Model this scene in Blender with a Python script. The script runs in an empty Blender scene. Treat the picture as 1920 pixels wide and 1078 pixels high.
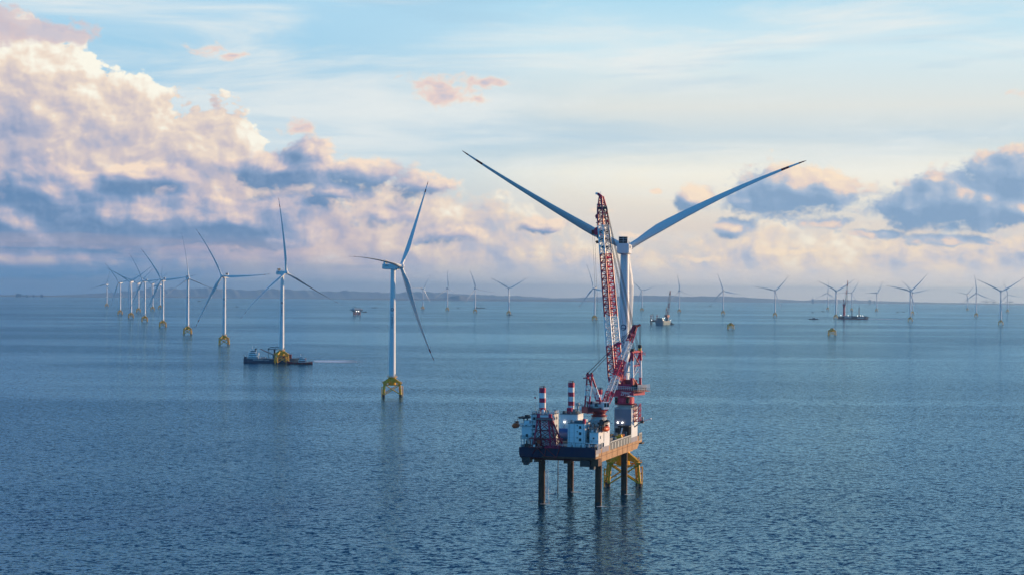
import bpy, bmesh, math, random
import numpy as np
from mathutils import Vector, Matrix

S = bpy.context.scene
COL = S.collection
rad = math.radians
random.seed(7)

# ------------------------------------------------------------------ camera
F_PX, CAM_H, R_EARTH = 3200.0, 94.0, 7.4e6     # drone at 94 m, 60 mm lens, refracted earth radius
ROLL, PITCH = rad(0.5), math.atan(7 / 3200.0)
fwd = Vector((0, math.cos(PITCH), math.sin(PITCH)))
r0 = Vector((1, 0, 0)); u0 = r0.cross(fwd)
right = r0 * math.cos(ROLL) + u0 * math.sin(ROLL)
up = u0 * math.cos(ROLL) - r0 * math.sin(ROLL)
cd = bpy.data.cameras.new('camera'); cam = bpy.data.objects.new('camera', cd); COL.objects.link(cam)
cam.matrix_world = Matrix(((right.x, up.x, -fwd.x, 0), (right.y, up.y, -fwd.y, 0),
                           (right.z, up.z, -fwd.z, CAM_H), (0, 0, 0, 1)))
cd.sensor_width = 36; cd.lens = 60; cd.clip_start = 1; cd.clip_end = 200000
S.camera = cam
S.render.resolution_x, S.render.resolution_y = 1024, 574
S.view_settings.view_transform = 'Standard'; S.view_settings.look = 'None'
S.view_settings.exposure = 0.0; S.view_settings.gamma = 1.0
S.cycles.use_denoising = True
S.cycles.max_bounces = 6; S.cycles.volume_bounces = 1
S.cycles.sample_clamp_indirect = 6

# ------------------------------------------------------------------ sun
SUN_AZ, SUN_EL = rad(70), rad(9)               # azimuth clockwise from the view direction (+Y)
sd = bpy.data.lights.new('sun', 'SUN'); sun = bpy.data.objects.new('sun', sd); COL.objects.link(sun)
sd.energy = 5.0; sd.angle = rad(0.6); sd.color = (1.0, 0.66, 0.36)
sv = Vector((math.sin(SUN_AZ) * math.cos(SUN_EL), math.cos(SUN_AZ) * math.cos(SUN_EL), math.sin(SUN_EL)))
sun.rotation_euler = (-sv).to_track_quat('-Z', 'Y').to_euler()
sun.location = sv * 600

# ------------------------------------------------------------------ node helpers
class NT:
    def __init__(s, tree): s.t = tree
    def n(s, kind, **kw):
        nd = s.t.nodes.new(kind)
        for k, v in kw.items(): setattr(nd, k, v)
        return nd
    def put(s, sock, v):
        if isinstance(v, bpy.types.NodeSocket): s.t.links.new(v, sock)
        elif isinstance(v, (tuple, list)) and sock.type == 'RGBA' and len(v) == 3: sock.default_value = (*v, 1)
        else: sock.default_value = v
    def m(s, op, *a, clamp=False):
        nd = s.n('ShaderNodeMath', operation=op, use_clamp=clamp)
        for i, x in enumerate(a): s.put(nd.inputs[i], x)
        return nd.outputs[0]
    def vm(s, op, *a, scale=None):
        nd = s.n('ShaderNodeVectorMath', operation=op)
        for i, x in enumerate(a): s.put(nd.inputs[i], x)
        if scale is not None: s.put(nd.inputs['Scale'], scale)
        return nd.outputs['Value'] if op in ('LENGTH', 'DOT_PRODUCT', 'DISTANCE') else nd.outputs['Vector']
    def xyz(s, x, y, z=0.0):
        nd = s.n('ShaderNodeCombineXYZ')
        for i, v in enumerate((x, y, z)): s.put(nd.inputs[i], v)
        return nd.outputs[0]
    def sep(s, v):
        nd = s.n('ShaderNodeSeparateXYZ'); s.put(nd.inputs[0], v); return nd.outputs
    def noise(s, vec, scale, detail=4, rough=.55, dist=0.0, dim='3D'):
        nd = s.n('ShaderNodeTexNoise', noise_dimensions=dim)
        s.put(nd.inputs['Vector'], vec)
        for k, v in (('Scale', scale), ('Detail', detail), ('Roughness', rough), ('Distortion', dist)): s.put(nd.inputs[k], v)
        return nd.outputs
    def voro(s, vec, scale, detail=2, rough=.5, smooth=.6):
        nd = s.n('ShaderNodeTexVoronoi', voronoi_dimensions='2D', feature='SMOOTH_F1')
        s.put(nd.inputs['Vector'], vec); nd.normalize = True
        for k, v in (('Scale', scale), ('Detail', detail), ('Roughness', rough), ('Smoothness', smooth)): s.put(nd.inputs[k], v)
        return nd.outputs['Distance']
    def ss(s, x, a, b, lo=0.0, hi=1.0, kind='SMOOTHSTEP'):
        nd = s.n('ShaderNodeMapRange', interpolation_type=kind, clamp=True)
        for i, v in enumerate((x, a, b, lo, hi)): s.put(nd.inputs[i], v)
        return nd.outputs[0]
    def mix(s, f, a, b, mode='MIX'):
        nd = s.n('ShaderNodeMix', data_type='RGBA', blend_type=mode)
        s.put(nd.inputs[0], f); s.put(nd.inputs[6], a); s.put(nd.inputs[7], b)
        return nd.outputs[2]
    def ramp(s, f, stops, interp='LINEAR'):
        nd = s.n('ShaderNodeValToRGB'); cr = nd.color_ramp; cr.interpolation = interp
        while len(cr.elements) < len(stops): cr.elements.new(.5)
        for e, (p, c) in zip(cr.elements, stops): e.position = p; e.color = (*c, 1)
        s.put(nd.inputs[0], f); return nd.outputs[0]
    def curve(s, f, pts):
        nd = s.n('ShaderNodeFloatCurve'); c = nd.mapping.curves[0]
        while len(c.points) < len(pts): c.points.new(.5, .5)
        for p, (x, y) in zip(c.points, pts): p.location = (x, y); p.handle_type = 'AUTO_CLAMPED'
        nd.mapping.update(); s.put(nd.inputs['Value'], f); return nd.outputs[0]

def lin(r, g, b):                                # sRGB 0..255 -> scene linear
    f = lambda c: (c / 255 / 12.92) if c / 255 <= .04045 else ((c / 255 + .055) / 1.055) ** 2.4
    return (f(r), f(g), f(b))

# ------------------------------------------------------------------ sky
# the sky is laid out in compass angle and elevation: u, v are angles in units of 1/3.2 rad
W = bpy.data.worlds.new('World'); S.world = W; W.use_nodes = True
W.node_tree.nodes.clear(); T = NT(W.node_tree)
gen = T.n('ShaderNodeTexCoord').outputs['Generated']
dx, dy, dz = T.sep(gen)
az = T.m('ARCTAN2', dx, dy)
el = T.m('ARCSINE', dz)
u = T.m('MULTIPLY', az, 3.2); v = T.m('MULTIPLY', el, 3.2)
P = T.xyz(u, v, 0.0)
front = T.ss(T.m('ABSOLUTE', az), .55, 1.0, 1.0, 0.0)           # the named clouds stand in this part of the sky

def px(x, y):                                    # a direction written as it reads on the photograph
    uu = (x - 960) / 1000.0
    return uu, (546 - y) / 1000.0 + .0088 * uu

sky_n = T.n('ShaderNodeTexSky', sky_type='NISHITA', sun_disc=False)
sky_n.sun_elevation = SUN_EL; sky_n.sun_rotation = SUN_AZ
sky_n.altitude = 90; sky_n.air_density = 1.0; sky_n.dust_density = 1.6; sky_n.ozone_density = 1.5
nish = T.vm('SCALE', sky_n.outputs[0], scale=.10)

# thin high veil over the clear sky
t = T.m('MULTIPLY', v, 1.8, clamp=True)            # 0 horizon .. 1 at v=.556 (10 degrees)
clr_l = T.ramp(t, [(0, lin(120, 160, 192)), (.25, lin(176, 200, 218)), (.5, lin(166, 206, 230)), (.8, lin(164, 210, 236)), (1, lin(176, 218, 242))])
clr_r = T.ramp(t, [(0, lin(200, 200, 206)), (.22, lin(228, 216, 205)), (.4, lin(250, 244, 226)), (.52, lin(205, 221, 228)), (.62, lin(226, 230, 226)), (.8, lin(210, 234, 242)), (1, lin(174, 220, 242))])
side = T.ss(T.m('ADD', u, T.m('MULTIPLY', T.m('SUBTRACT', T.noise(P, 1.6, 3)[0], .5), .7)), -.55, .25)
clear = T.mix(side, clr_l, clr_r)
cir_p = T.xyz(T.m('MULTIPLY', T.m('ADD', u, T.m('MULTIPLY', v, .6)), .9), T.m('MULTIPLY', T.m('SUBTRACT', v, T.m('MULTIPLY', u, .03)), 5.5), 3.1)
cir = T.noise(cir_p, 1.9, 8, .58, .6)[0]
cirm = T.m('MULTIPLY', T.ss(cir, .40, .70), T.ss(v, .12, .34, .35, .85))
clear = T.mix(cirm, clear, lin(236, 240, 238))
cir2 = T.ss(T.noise(T.vm('ADD', T.vm('MULTIPLY', cir_p, (1.3, 1.4, 1)), (5, 2.2, 7)), 1.6, 7, .55, .5)[0], .5, .72)
clear = T.mix(T.m('MULTIPLY', cir2, .35), clear, lin(164, 202, 226))
# above the clouds: open blue sky of the Nishita model lifted by the veil
high = T.ss(v, .53, .86)
up_c = T.mix(.75, nish, lin(36, 100, 160))
clear = T.mix(high, clear, up_c)

# ---- shared noise, sampled at the point and a little towards the sun
def fields(off, fine):
    Q = T.vm('ADD', P, (off[0], off[1], 0))
    wv = T.noise(Q, 7.0, 3, .5)[1]
    Qw = T.vm('ADD', Q, T.vm('SCALE', T.vm('SUBTRACT', wv, (.5, .5, .5)), scale=.05))
    Qs = T.vm('MULTIPLY', Qw, (1.0, 1.3, 1))
    f = T.m('SUBTRACT', T.noise(Qs, 7.0, fine, .62 if fine > 6 else .5)[0], .5)
    b = T.m('SUBTRACT', .42, T.voro(Qs, 14.0, 1.0 + (fine > 6) * 2.5, .6, .45))
    return Qw, f, b
Qa, fa, ba = fields((0, 0), 9)                   # fine field: the edges
Qm, fm, bm_ = fields((0, 0), 6)                  # smooth field: the shading
Qb, fb, bb = fields((.024, .020), 6)
nlow = T.noise(T.vm('MULTIPLY', P, (1, 1.5, 1)), 2.6, 4, .5)[0]
puff = lambda off: T.voro(T.vm('ADD', T.vm('MULTIPLY', T.vm('ADD', Qa, (off[0], off[1], 0)), (1, 1.25, 1)), T.vm('SCALE', T.noise(P, 20, 3)[1], scale=.02)), 26.0, 2.5, .62, .35)
relief = T.m('SUBTRACT', puff((.007, .006)), puff((0, 0)))      # sunlit sides of small billows
wisp = T.m('SUBTRACT', T.noise(T.vm('MULTIPLY', P, (1, 1.6, 1)), 24.0, 6, .6, .4)[0], .5)

def heap(Q, f, b, top, kf=1.5, kb=.9):             # big cumulus: height of its outline over compass angle
    x, y, _ = T.sep(Q)
    h = T.curve(T.m('MULTIPLY_ADD', x, 1 / 1.92, .5, clamp=True), [((p + 0) / 1920, (546 - q) / 600) for p, q in top])
    d = T.m('SUBTRACT', T.m('MULTIPLY', h, .6), y)
    d = T.m('MULTIPLY', d, 7.0)
    return T.m('ADD', d, T.m('ADD', T.m('MULTIPLY', f, kf), T.m('MULTIPLY', b, kb)))
TOP = [(0, 80), (60, 88), (110, 98), (190, 126), (240, 156), (300, 188), (335, 232), (385, 218), (440, 212), (480, 246), (520, 296),
       (565, 278), (610, 305), (680, 335), (790, 330), (860, 350), (940, 372), (1010, 405), (1100, 430), (1220, 445), (1320, 430), (1420, 415), (1520, 425), (1640, 425), (1760, 415), (1920, 400)]
Da = heap(Qa, fa, ba, TOP); Dm = heap(Qm, fm, bm_, TOP); Db = heap(Qb, fb, bb, TOP)
Da = T.m('ADD', Da, T.m('ADD', T.m('MULTIPLY', wisp, .55), T.m('MULTIPLY', puff((0, 0)), -.35)))
am1 = T.m('MULTIPLY', T.ss(Da, -.1, T.ss(u, -.5, .0, .02, .35)), front)
dl = T.m('SUBTRACT', Dm, Db)
lit1 = T.m('ADD', T.m('MULTIPLY', dl, .95), T.ss(Dm, 0.0, 1.1, .66, .28), clamp=True)
lit1 = T.m('ADD', lit1, T.m('ADD', T.m('MULTIPLY', T.m('SUBTRACT', nlow, .5), 1.1), T.m('ADD', T.m('MULTIPLY', wisp, .22), T.m('MULTIPLY', relief, .5))), clamp=True)
c1_l = T.ramp(lit1, [(0, lin(146, 162, 194)), (.28, lin(182, 183, 202)), (.54, lin(212, 200, 202)), (.78, lin(241, 223, 206)), (1, lin(255, 251, 236))])
c1_r = T.ramp(lit1, [(0, lin(156, 174, 204)), (.3, lin(190, 196, 212)), (.52, lin(224, 212, 208)), (.74, lin(246, 226, 204)), (1, lin(255, 244, 224))])
c1 = T.mix(T.ss(u, -.35, .2), c1_l, c1_r)
c1 = T.mix(T.m('MULTIPLY', T.ss(v, .30, .05), T.ss(u, .0, -.5, 0, .55)), c1, T.mix(lit1, lin(134, 150, 190), lin(232, 200, 196)))
sky = T.mix(am1, clear, c1)

# ---- dark low clouds with sunlit shoulders
def blobs(Q, lst, f, b, k1, k2):
    D = None
    for (x, y, rx, ry, w) in lst:
        cu, cv = px(x, y)
        q = T.vm('MULTIPLY', T.vm('SUBTRACT', Q, (cu, cv, 0)), (1000 / rx, 1000 / ry, 0))
        d = T.m('SUBTRACT', w, T.vm('LENGTH', q))
        D = d if D is None else T.m('SMOOTH_MAX', D, d, .25)
    return T.m('ADD', D, T.m('ADD', T.m('MULTIPLY', f, k1), T.m('MULTIPLY', b, k2)))
DARK = [(290, 336, 105, 28, 1.05), (125, 372, 85, 56, 1.25), (215, 408, 185, 56, 1.35), (60, 428, 140, 42, 1.25), (450, 415, 160, 48, 1.25), (350, 372, 80, 30, .7), (520, 445, 120, 22, .8),
        (530, 318, 115, 34, 1.15), (585, 288, 50, 44, 1.0), (690, 325, 95, 32, .95), (790, 352, 100, 36, .75), (640, 365, 90, 26, .7), (740, 405, 120, 36, .6), (850, 440, 120, 28, .6), (40, 492, 330, 34, 1.1), (330, 500, 160, 18, .6),
        (1020, 425, 62, 20, .8), (1120, 400, 50, 18, .5), (1180, 445, 70, 18, .6), (1230, 356, 18, 9, .7),
        (1306, 374, 44, 28, .95), (1395, 384, 80, 26, .95), (1485, 362, 115, 46, 1.2), (1545, 340, 50, 24, .9), (1375, 430, 52, 20, .9), (1540, 425, 80, 22, .7), (1640, 445, 110, 16, .6),
        (1690, 395, 95, 38, 1.1), (1790, 380, 120, 50, 1.2), (1740, 345, 40, 26, .8), (1880, 335, 90, 50, 1.1), (1895, 392, 70, 26, 1.0), (1760, 452, 140, 18, .65), (1480, 470, 120, 14, .5), (1300, 480, 140, 14, .5)]
Ea = blobs(Qa, DARK, fa, ba, 1.5, .9); Em = blobs(Qm, DARK, fm, bm_, 1.3, .8); Eb = blobs(Qb, DARK, fb, bb, 1.3, .8)
Ea = T.m('ADD', Ea, T.m('ADD', T.m('MULTIPLY', wisp, .9), T.m('MULTIPLY', puff((0, 0)), -.5)))
am2 = T.m('MULTIPLY', T.m('MULTIPLY', T.ss(Ea, -.12, .32), front), .94)
el2 = T.m('SUBTRACT', Em, Eb)
lit2 = T.m('ADD', T.m('MULTIPLY', el2, 1.0), T.ss(Em, 0, .9, .46, .14), clamp=True)
lit2 = T.m('ADD', lit2, T.m('ADD', T.m('MULTIPLY', T.m('SUBTRACT', nlow, .5), .5), T.m('ADD', T.m('MULTIPLY', wisp, .26), T.m('MULTIPLY', relief, .5))), clamp=True)
c2 = T.ramp(lit2, [(0, lin(98, 138, 180)), (.25, lin(124, 154, 192)), (.45, lin(156, 170, 200)), (.68, lin(208, 196, 204)), (1, lin(252, 228, 206))])
c2r = T.ramp(lit2, [(0, lin(126, 160, 196)), (.28, lin(146, 174, 206)), (.5, lin(174, 190, 212)), (.70, lin(230, 210, 202)), (1, lin(255, 232, 204))])
c2 = T.mix(T.ss(u, .1, .5), c2, c2r)
sky = T.mix(am2, sky, c2)

# ---- small lone clouds
LONE = [(842, 168, 70, 30, 1.15), (905, 157, 56, 15, 1.0), (880, 191, 48, 14, .95), (90, 80, 110, 28, 1.1), (15, 72, 70, 40, 1.1), (402, 97, 44, 16, .9), (435, 114, 44, 11, .85), (560, 238, 44, 20, .9), (1890, 190, 60, 20, .55)]
Ga = blobs(Qa, LONE, fa, ba, 2.6, .9)
Ga = T.m('ADD', Ga, T.m('ADD', T.m('MULTIPLY', wisp, 2.2), T.m('MULTIPLY', puff((0, 0)), -.7)))
am3 = T.m('MULTIPLY', T.ss(Ga, -.1, .6, 0, .85), front)
c3 = T.ramp(T.m('ADD', T.ss(Ga, 0, 1.3), T.m('MULTIPLY', fa, .8), clamp=True), [(0, lin(250, 226, 206)), (.4, lin(236, 208, 200)), (1, lin(196, 190, 206))])
c3 = T.mix(T.ss(u, -.6, -.82, 0, .6), c3, lin(198, 190, 204))
sky = T.mix(am3, sky, c3)

# ---- stratus near the horizon, stretched level banks
sp = T.xyz(T.m('MULTIPLY', u, 1.7), T.m('MULTIPLY', v, 22.0), 2.0)
st = T.m('ADD', T.noise(sp, 1.3, 8, .58, .4)[0], T.m('ADD', T.m('MULTIPLY', wisp, .12), T.m('MULTIPLY', T.ss(T.m('ABSOLUTE', T.m('SUBTRACT', v, .086)), .0, .022, .16, -.05), T.ss(u, -.3, -.7))))
st_a = T.m('MULTIPLY', T.ss(v, .02, T.ss(u, -.7, .1, .14, .06), T.ss(u, -.7, -.2, .62, .9), 0.0), T.ss(v, -.02, .015, .55, .9))
st_l = T.ramp(st, [(.34, lin(92, 132, 176)), (.48, lin(124, 150, 188)), (.57, lin(176, 170, 194)), (.70, lin(226, 194, 192))])
st_r = T.ramp(st, [(.3, lin(180, 190, 206)), (.5, lin(206, 206, 214)), (.62, lin(224, 216, 214)), (.75, lin(244, 226, 212))])
stc = T.mix(T.ss(u, -.7, .3), st_l, st_r)
sky = T.mix(T.m('MULTIPLY', st_a, .88), sky, stc)
# level haze colour right at the horizon
hz_c = T.mix(T.ss(u, -.9, .7), lin(78, 142, 192), lin(255, 238, 222))
sky = T.mix(T.ss(v, -.01, .075, .85, 0.0), sky, hz_c)
# behind the camera the low sky is plain
back = T.mix(T.ss(v, 0, 2.4), lin(84, 176, 236), T.mix(.7, nish, lin(52, 136, 206)))
sky = T.mix(front, back, sky)
bg = T.n('ShaderNodeBackground'); T.put(bg.inputs[0], sky); bg.inputs[1].default_value = 1.0
T.t.links.new(bg.outputs[0], T.n('ShaderNodeOutputWorld').inputs[0])
W.cycles.sampling_method = 'MANUAL'; W.cycles.sample_map_resolution = 512

# ------------------------------------------------------------------ placing on the round sea
def ray(x, y):
    return fwd + right * ((x - 960) / F_PX) - up * ((y - 539) / F_PX)
def sea_z(x, y): return -(x * x + y * y) / (2 * R_EARTH)
def on_sea(x, y):                                # the point of the sea seen in this direction
    d = ray(x, y); h = math.hypot(d.x, d.y); s = -d.z / h; a = 1 / (2 * R_EARTH)
    disc = s * s - 4 * a * CAM_H
    r = (s - math.sqrt(max(disc, 0))) / (2 * a); k = r / h
    return Vector((d.x * k, d.y * k, CAM_H + d.z * k))
def prop(o, label=None, cat=None, group=None, kind=None):
    if label: o['label'] = label
    if cat: o['category'] = cat
    if group: o['group'] = group
    if kind: o['kind'] = kind
    return o
def empty(name, loc, rz=0.0, label=None, cat=None, group=None, scale=1.0):
    o = bpy.data.objects.new(name, None); COL.objects.link(o); o.empty_display_size = 2
    o.location = loc; o.rotation_euler = (0, 0, rz); o.scale = (scale,) * 3
    return prop(o, label, cat, group)

# ------------------------------------------------------------------ materials
def mat(name, col, rough=.5, metal=0.0, grime=.25, grime_col=(.12, .07, .04), gscale=.35, streak=4.0, emit=None, estr=0, spec=.5, var=.12):
    m = bpy.data.materials.new(name); m.use_nodes = True
    t = NT(m.node_tree); b = m.node_tree.nodes['Principled BSDF']
    pos = t.n('ShaderNodeTexCoord').outputs['Object']
    st = t.vm('MULTIPLY', pos, (1, 1, 1 / streak))
    n1 = t.noise(st, gscale, 6, .65)[0]
    n2 = t.noise(pos, gscale * .25, 3, .5)[0]
    c = t.mix(t.m('MULTIPLY', t.ss(n1, .5, .78), grime), col, grime_col)
    c = t.mix(1.0, c, t.ramp(n2, [(.3, (1 - var,) * 3), (.7, (1 + var * .6,) * 3)]), 'MULTIPLY')
    t.put(b.inputs['Base Color'], c); b.inputs['Metallic'].default_value = metal
    t.put(b.inputs['Roughness'], t.ss(n1, .3, .8, rough * .85, min(1, rough * 1.25)))
    b.inputs['Specular IOR Level'].default_value = spec
    if emit: b.inputs['Emission Color'].default_value = (*emit, 1); b.inputs['Emission Strength'].default_value = estr
    return m
MT = dict(
    white=mat('white_paint', (.80, .82, .83), .42, grime=.5, grime_col=(.30, .22, .15)),
    tower=mat('tower_paint', (.74, .76, .77), .38, grime=.06, grime_col=(.4, .38, .34), gscale=.15, streak=12, var=.03),
    blade=mat('blade_paint', (.66, .70, .72), .38, grime=.06, grime_col=(.3, .28, .25), var=.05),
    red=mat('red_paint', (.54, .003, .06), .4, grime=.12, grime_col=(.10, .02, .015)),
    deepred=mat('dark_red_paint', (.24, .008, .02), .5, grime=.3),
    rust=mat('rusted_steel', (.105, .042, .02), .75, grime=.8, grime_col=(.035, .02, .014), gscale=.6, streak=3, var=.3),
    yellow=mat('yellow_paint', (.85, .44, .008), .5, grime=.25, grime_col=(.16, .08, .02)),
    navy=mat('navy_hull_paint', (.004, .019, .058), .55, spec=.25, grime=.4, grime_col=(.06, .05, .05)),
    side=mat('weathered_hull_side', (.40, .215, .095), .65, grime=.55, grime_col=(.12, .055, .025), gscale=.5, streak=2.5, var=.22),
    lilac=mat('faded_blue_hull', (.24, .24, .30), .6, grime=.5, grime_col=(.24, .14, .08)),
    grey=mat('grey_steel', (.20, .22, .23), .55, grime=.5, grime_col=(.12, .07, .04)),
    palegrey=mat('stained_pale_steel', (.42, .44, .43), .55, grime=.7, grime_col=(.16, .12, .09), gscale=.6, streak=5),
    dark=mat('dark_machinery_and_shade', (.02, .024, .028), .55, grime=.4),
    deck=mat('green_grey_deck', (.07, .10, .10), .7, grime=.6, grime_col=(.10, .06, .035)),
    glass=mat('dark_window', (.012, .02, .028), .12, grime=0, var=0),
    orange=mat('orange_lifeboat', (.70, .10, .015), .4, grime=.2),
    blue=mat('blue_tank', (.010, .075, .26), .42, grime=.3, grime_col=(.05, .05, .06)),
    bluelogo=mat('blue_marking', (.008, .03, .11), .5, grime=0, var=0),
    cable=mat('steel_wire', (.05, .06, .07), .5, metal=.4, grime=0),
    teal=mat('teal_ship_paint', (.02, .12, .17), .5, grime=.3),
    boxred=mat('red_container', (.28, .05, .045), .55, grime=.3),
    shipblue=mat('blue_ship_hull', (.012, .055, .105), .5, grime=.3),
    slate=mat('slate_ship_paint', (.10, .14, .17), .5, grime=.3),
    shipgrey=mat('ship_grey_paint', (.30, .33, .36), .5, grime=.2),
    lamp=mat('lit_lamp', (.9, .9, .85), .4, grime=0, var=0, emit=(1.0, .96, .85), estr=9.0),
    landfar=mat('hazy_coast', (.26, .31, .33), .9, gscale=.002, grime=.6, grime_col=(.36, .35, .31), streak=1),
    concrete=mat('pale_concrete', (.5, .52, .54), .8),
    lettering=mat('white_lettering', (.8, .8, .8), .5, grime=0, var=0),
)

# ------------------------------------------------------------------ mesh builder
class MB:
    def __init__(s): s.v = []; s.f = []; s.mi = []; s.sm = []; s.mats = []
    def slot(s, m):
        if m not in s.mats: s.mats.append(m)
        return s.mats.index(m)
    def add(s, vs, fs, m, smooth=False):
        o = len(s.v); s.v += [tuple(p) for p in vs]; k = s.slot(m)
        for f in fs: s.f.append(tuple(i + o for i in f)); s.mi.append(k); s.sm.append(smooth)
        return s
    def box(s, a, b, m):
        x0, x1 = sorted((a[0], b[0])); y0, y1 = sorted((a[1], b[1])); z0, z1 = sorted((a[2], b[2]))
        return s.hexa([(x0, y0, z0), (x1, y0, z0), (x1, y1, z0), (x0, y1, z0), (x0, y0, z1), (x1, y0, z1), (x1, y1, z1), (x0, y1, z1)], m)
    def hexa(s, p, m):
        return s.add(p, [(3, 2, 1, 0), (4, 5, 6, 7), (0, 1, 5, 4), (1, 2, 6, 5), (2, 3, 7, 6), (3, 0, 4, 7)], m)
    def prism(s, poly, z0, z1, m, top_scale=None):
        n = len(poly); a = [(x, y, z0) for x, y in poly]; b = [(x, y, z1) for x, y in (top_scale or poly)]
        return s.add(a + b, [tuple(range(n))[::-1], tuple(range(n, 2 * n))] + [(i, (i + 1) % n, n + (i + 1) % n, n + i) for i in range(n)], m)
    def tube(s, p, q, r0, m, r1=None, n=8, cap=True, smooth=None):
        p, q = Vector(p), Vector(q); d = q - p
        if d.length < 1e-6: return s
        r1 = r0 if r1 is None else r1; d.normalize()
        a = d.orthogonal().normalized(); b = d.cross(a)
        vs = []
        for c, r in ((p, r0), (q, r1)):
            for i in range(n):
                t = 2 * math.pi * (i + .5) / n; vs.append(c + a * (r * math.cos(t)) + b * (r * math.sin(t)))
        fs = [(i, (i + 1) % n, n + (i + 1) % n, n + i) for i in range(n)]
        s.add(vs, fs, m, n > 6 if smooth is None else smooth)
        if cap: s.add(vs, [tuple(range(n))[::-1], tuple(range(n, 2 * n))], m)
        return s
    def bar(s, p, q, w, m): return s.tube(p, q, w * .7, m, n=4, smooth=False)
    def line(s, pts, r, m, n=5):
        for a, b in zip(pts, pts[1:]): s.tube(a, b, r, m, n=n, cap=False)
        return s
    def lathe(s, prof, m, n=24, c=(0, 0, 0), axis='z'):
        vs = []
        for r, h in prof:
            for i in range(n):
                t = 2 * math.pi * i / n; x, y = r * math.cos(t), r * math.sin(t)
                p = {'z': (x, y, h), 'y': (x, h, -y), 'x': (h, x, y)}[axis]
                vs.append((p[0] + c[0], p[1] + c[1], p[2] + c[2]))
        fs = [(k * n + i, k * n + (i + 1) % n, (k + 1) * n + (i + 1) % n, (k + 1) * n + i) for k in range(len(prof) - 1) for i in range(n)]
        s.add(vs, fs, m, True)
        s.add(vs, [tuple(range(n))[::-1], tuple(range((len(prof) - 1) * n, len(prof) * n))], m)
        return s
    def rail(s, pts, m, h=1.1, r=.05, step=2.0, closed=False):
        pts = [Vector(p) for p in pts]
        if closed: pts = pts + [pts[0]]
        for a, b in zip(pts, pts[1:]):
            for k in (h, h * .55): s.tube(a + Vector((0, 0, k)), b + Vector((0, 0, k)), r, m, n=4, cap=False)
            k = max(1, int((b - a).length / step))
            for i in range(k + 1):
                c = a.lerp(b, i / k); s.tube(c, c + Vector((0, 0, h)), r, m, n=4, cap=False)
        return s
    def lattice(s, p, q, stations, bays, m_of, chord=.22, lace=.12, side=Vector((1, 0, 0))):
        """four-chord lattice boom: stations = [(t, width, depth)] along p..q; m_of(t) gives the paint"""
        p, q = Vector(p), Vector(q); ax = (q - p).normalized(); L = (q - p).length
        sx = (side - ax * side.dot(ax)).normalized(); sy = ax.cross(sx)
        def corner(t):
            for (t0, w0, d0), (t1, w1, d1) in zip(stations, stations[1:]):
                if t <= t1 + 1e-9:
                    k = (t - t0) / max(1e-9, t1 - t0); w = w0 + (w1 - w0) * k; d = d0 + (d1 - d0) * k; break
            c = p + ax * (L * t)
            return [c + sx * (w / 2 * i) + sy * (d / 2 * j) for i, j in ((-1, -1), (1, -1), (1, 1), (-1, 1))]
        prev = corner(0)
        for b in range(bays):
            t1 = (b + 1) / bays; cur = corner(t1); m = m_of((b + .5) / bays)
            for i in range(4):
                j = (i + 1) % 4
                s.tube(prev[i], cur[i], chord, m, n=6, cap=False)
                s.tube(cur[i], cur[j], lace, m, n=4, cap=False)
                if (b + i) % 2: s.tube(prev[i], cur[j], lace, m, n=4, cap=False)
                else: s.tube(prev[j], cur[i], lace, m, n=4, cap=False)
            prev = cur
        return s
    def mesh(s, name):
        me = bpy.data.meshes.new(name); me.from_pydata(s.v, [], s.f)
        for m in s.mats: me.materials.append(MT[m])
        me.polygons.foreach_set('material_index', s.mi); me.polygons.foreach_set('use_smooth', s.sm)
        me.update(); return me
    def obj(s, name, parent=None, loc=None, rot=None):
        return link(name, s.mesh(name), parent, loc, rot)
def link(name, me, parent=None, loc=None, rot=None):
    o = bpy.data.objects.new(name, me); COL.objects.link(o)
    if parent: o.parent = parent
    if loc is not None: o.location = loc
    if rot is not None: o.rotation_euler = rot
    return o
def text_mesh(body, size, name, m, depth=.03, vertical=False):
    cu = bpy.data.curves.new(name, 'FONT'); cu.body = '\n'.join(body) if vertical else body
    cu.size = size; cu.extrude = depth; cu.align_x = 'CENTER'; cu.align_y = 'CENTER'; cu.space_line = 1.12
    o = bpy.data.objects.new(name, cu); COL.objects.link(o)
    dg = bpy.context.evaluated_depsgraph_get(); me = bpy.data.meshes.new_from_object(o.evaluated_get(dg))
    COL.objects.unlink(o); bpy.data.objects.remove(o); bpy.data.curves.remove(cu)
    me.name = name; me.materials.clear(); me.materials.append(MT[m]); return me
def copy_tree(o, parent=None):
    c = o.copy(); COL.objects.link(c)
    if parent: c.parent = parent
    for ch in list(o.children): copy_tree(ch, c)
    return c

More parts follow.
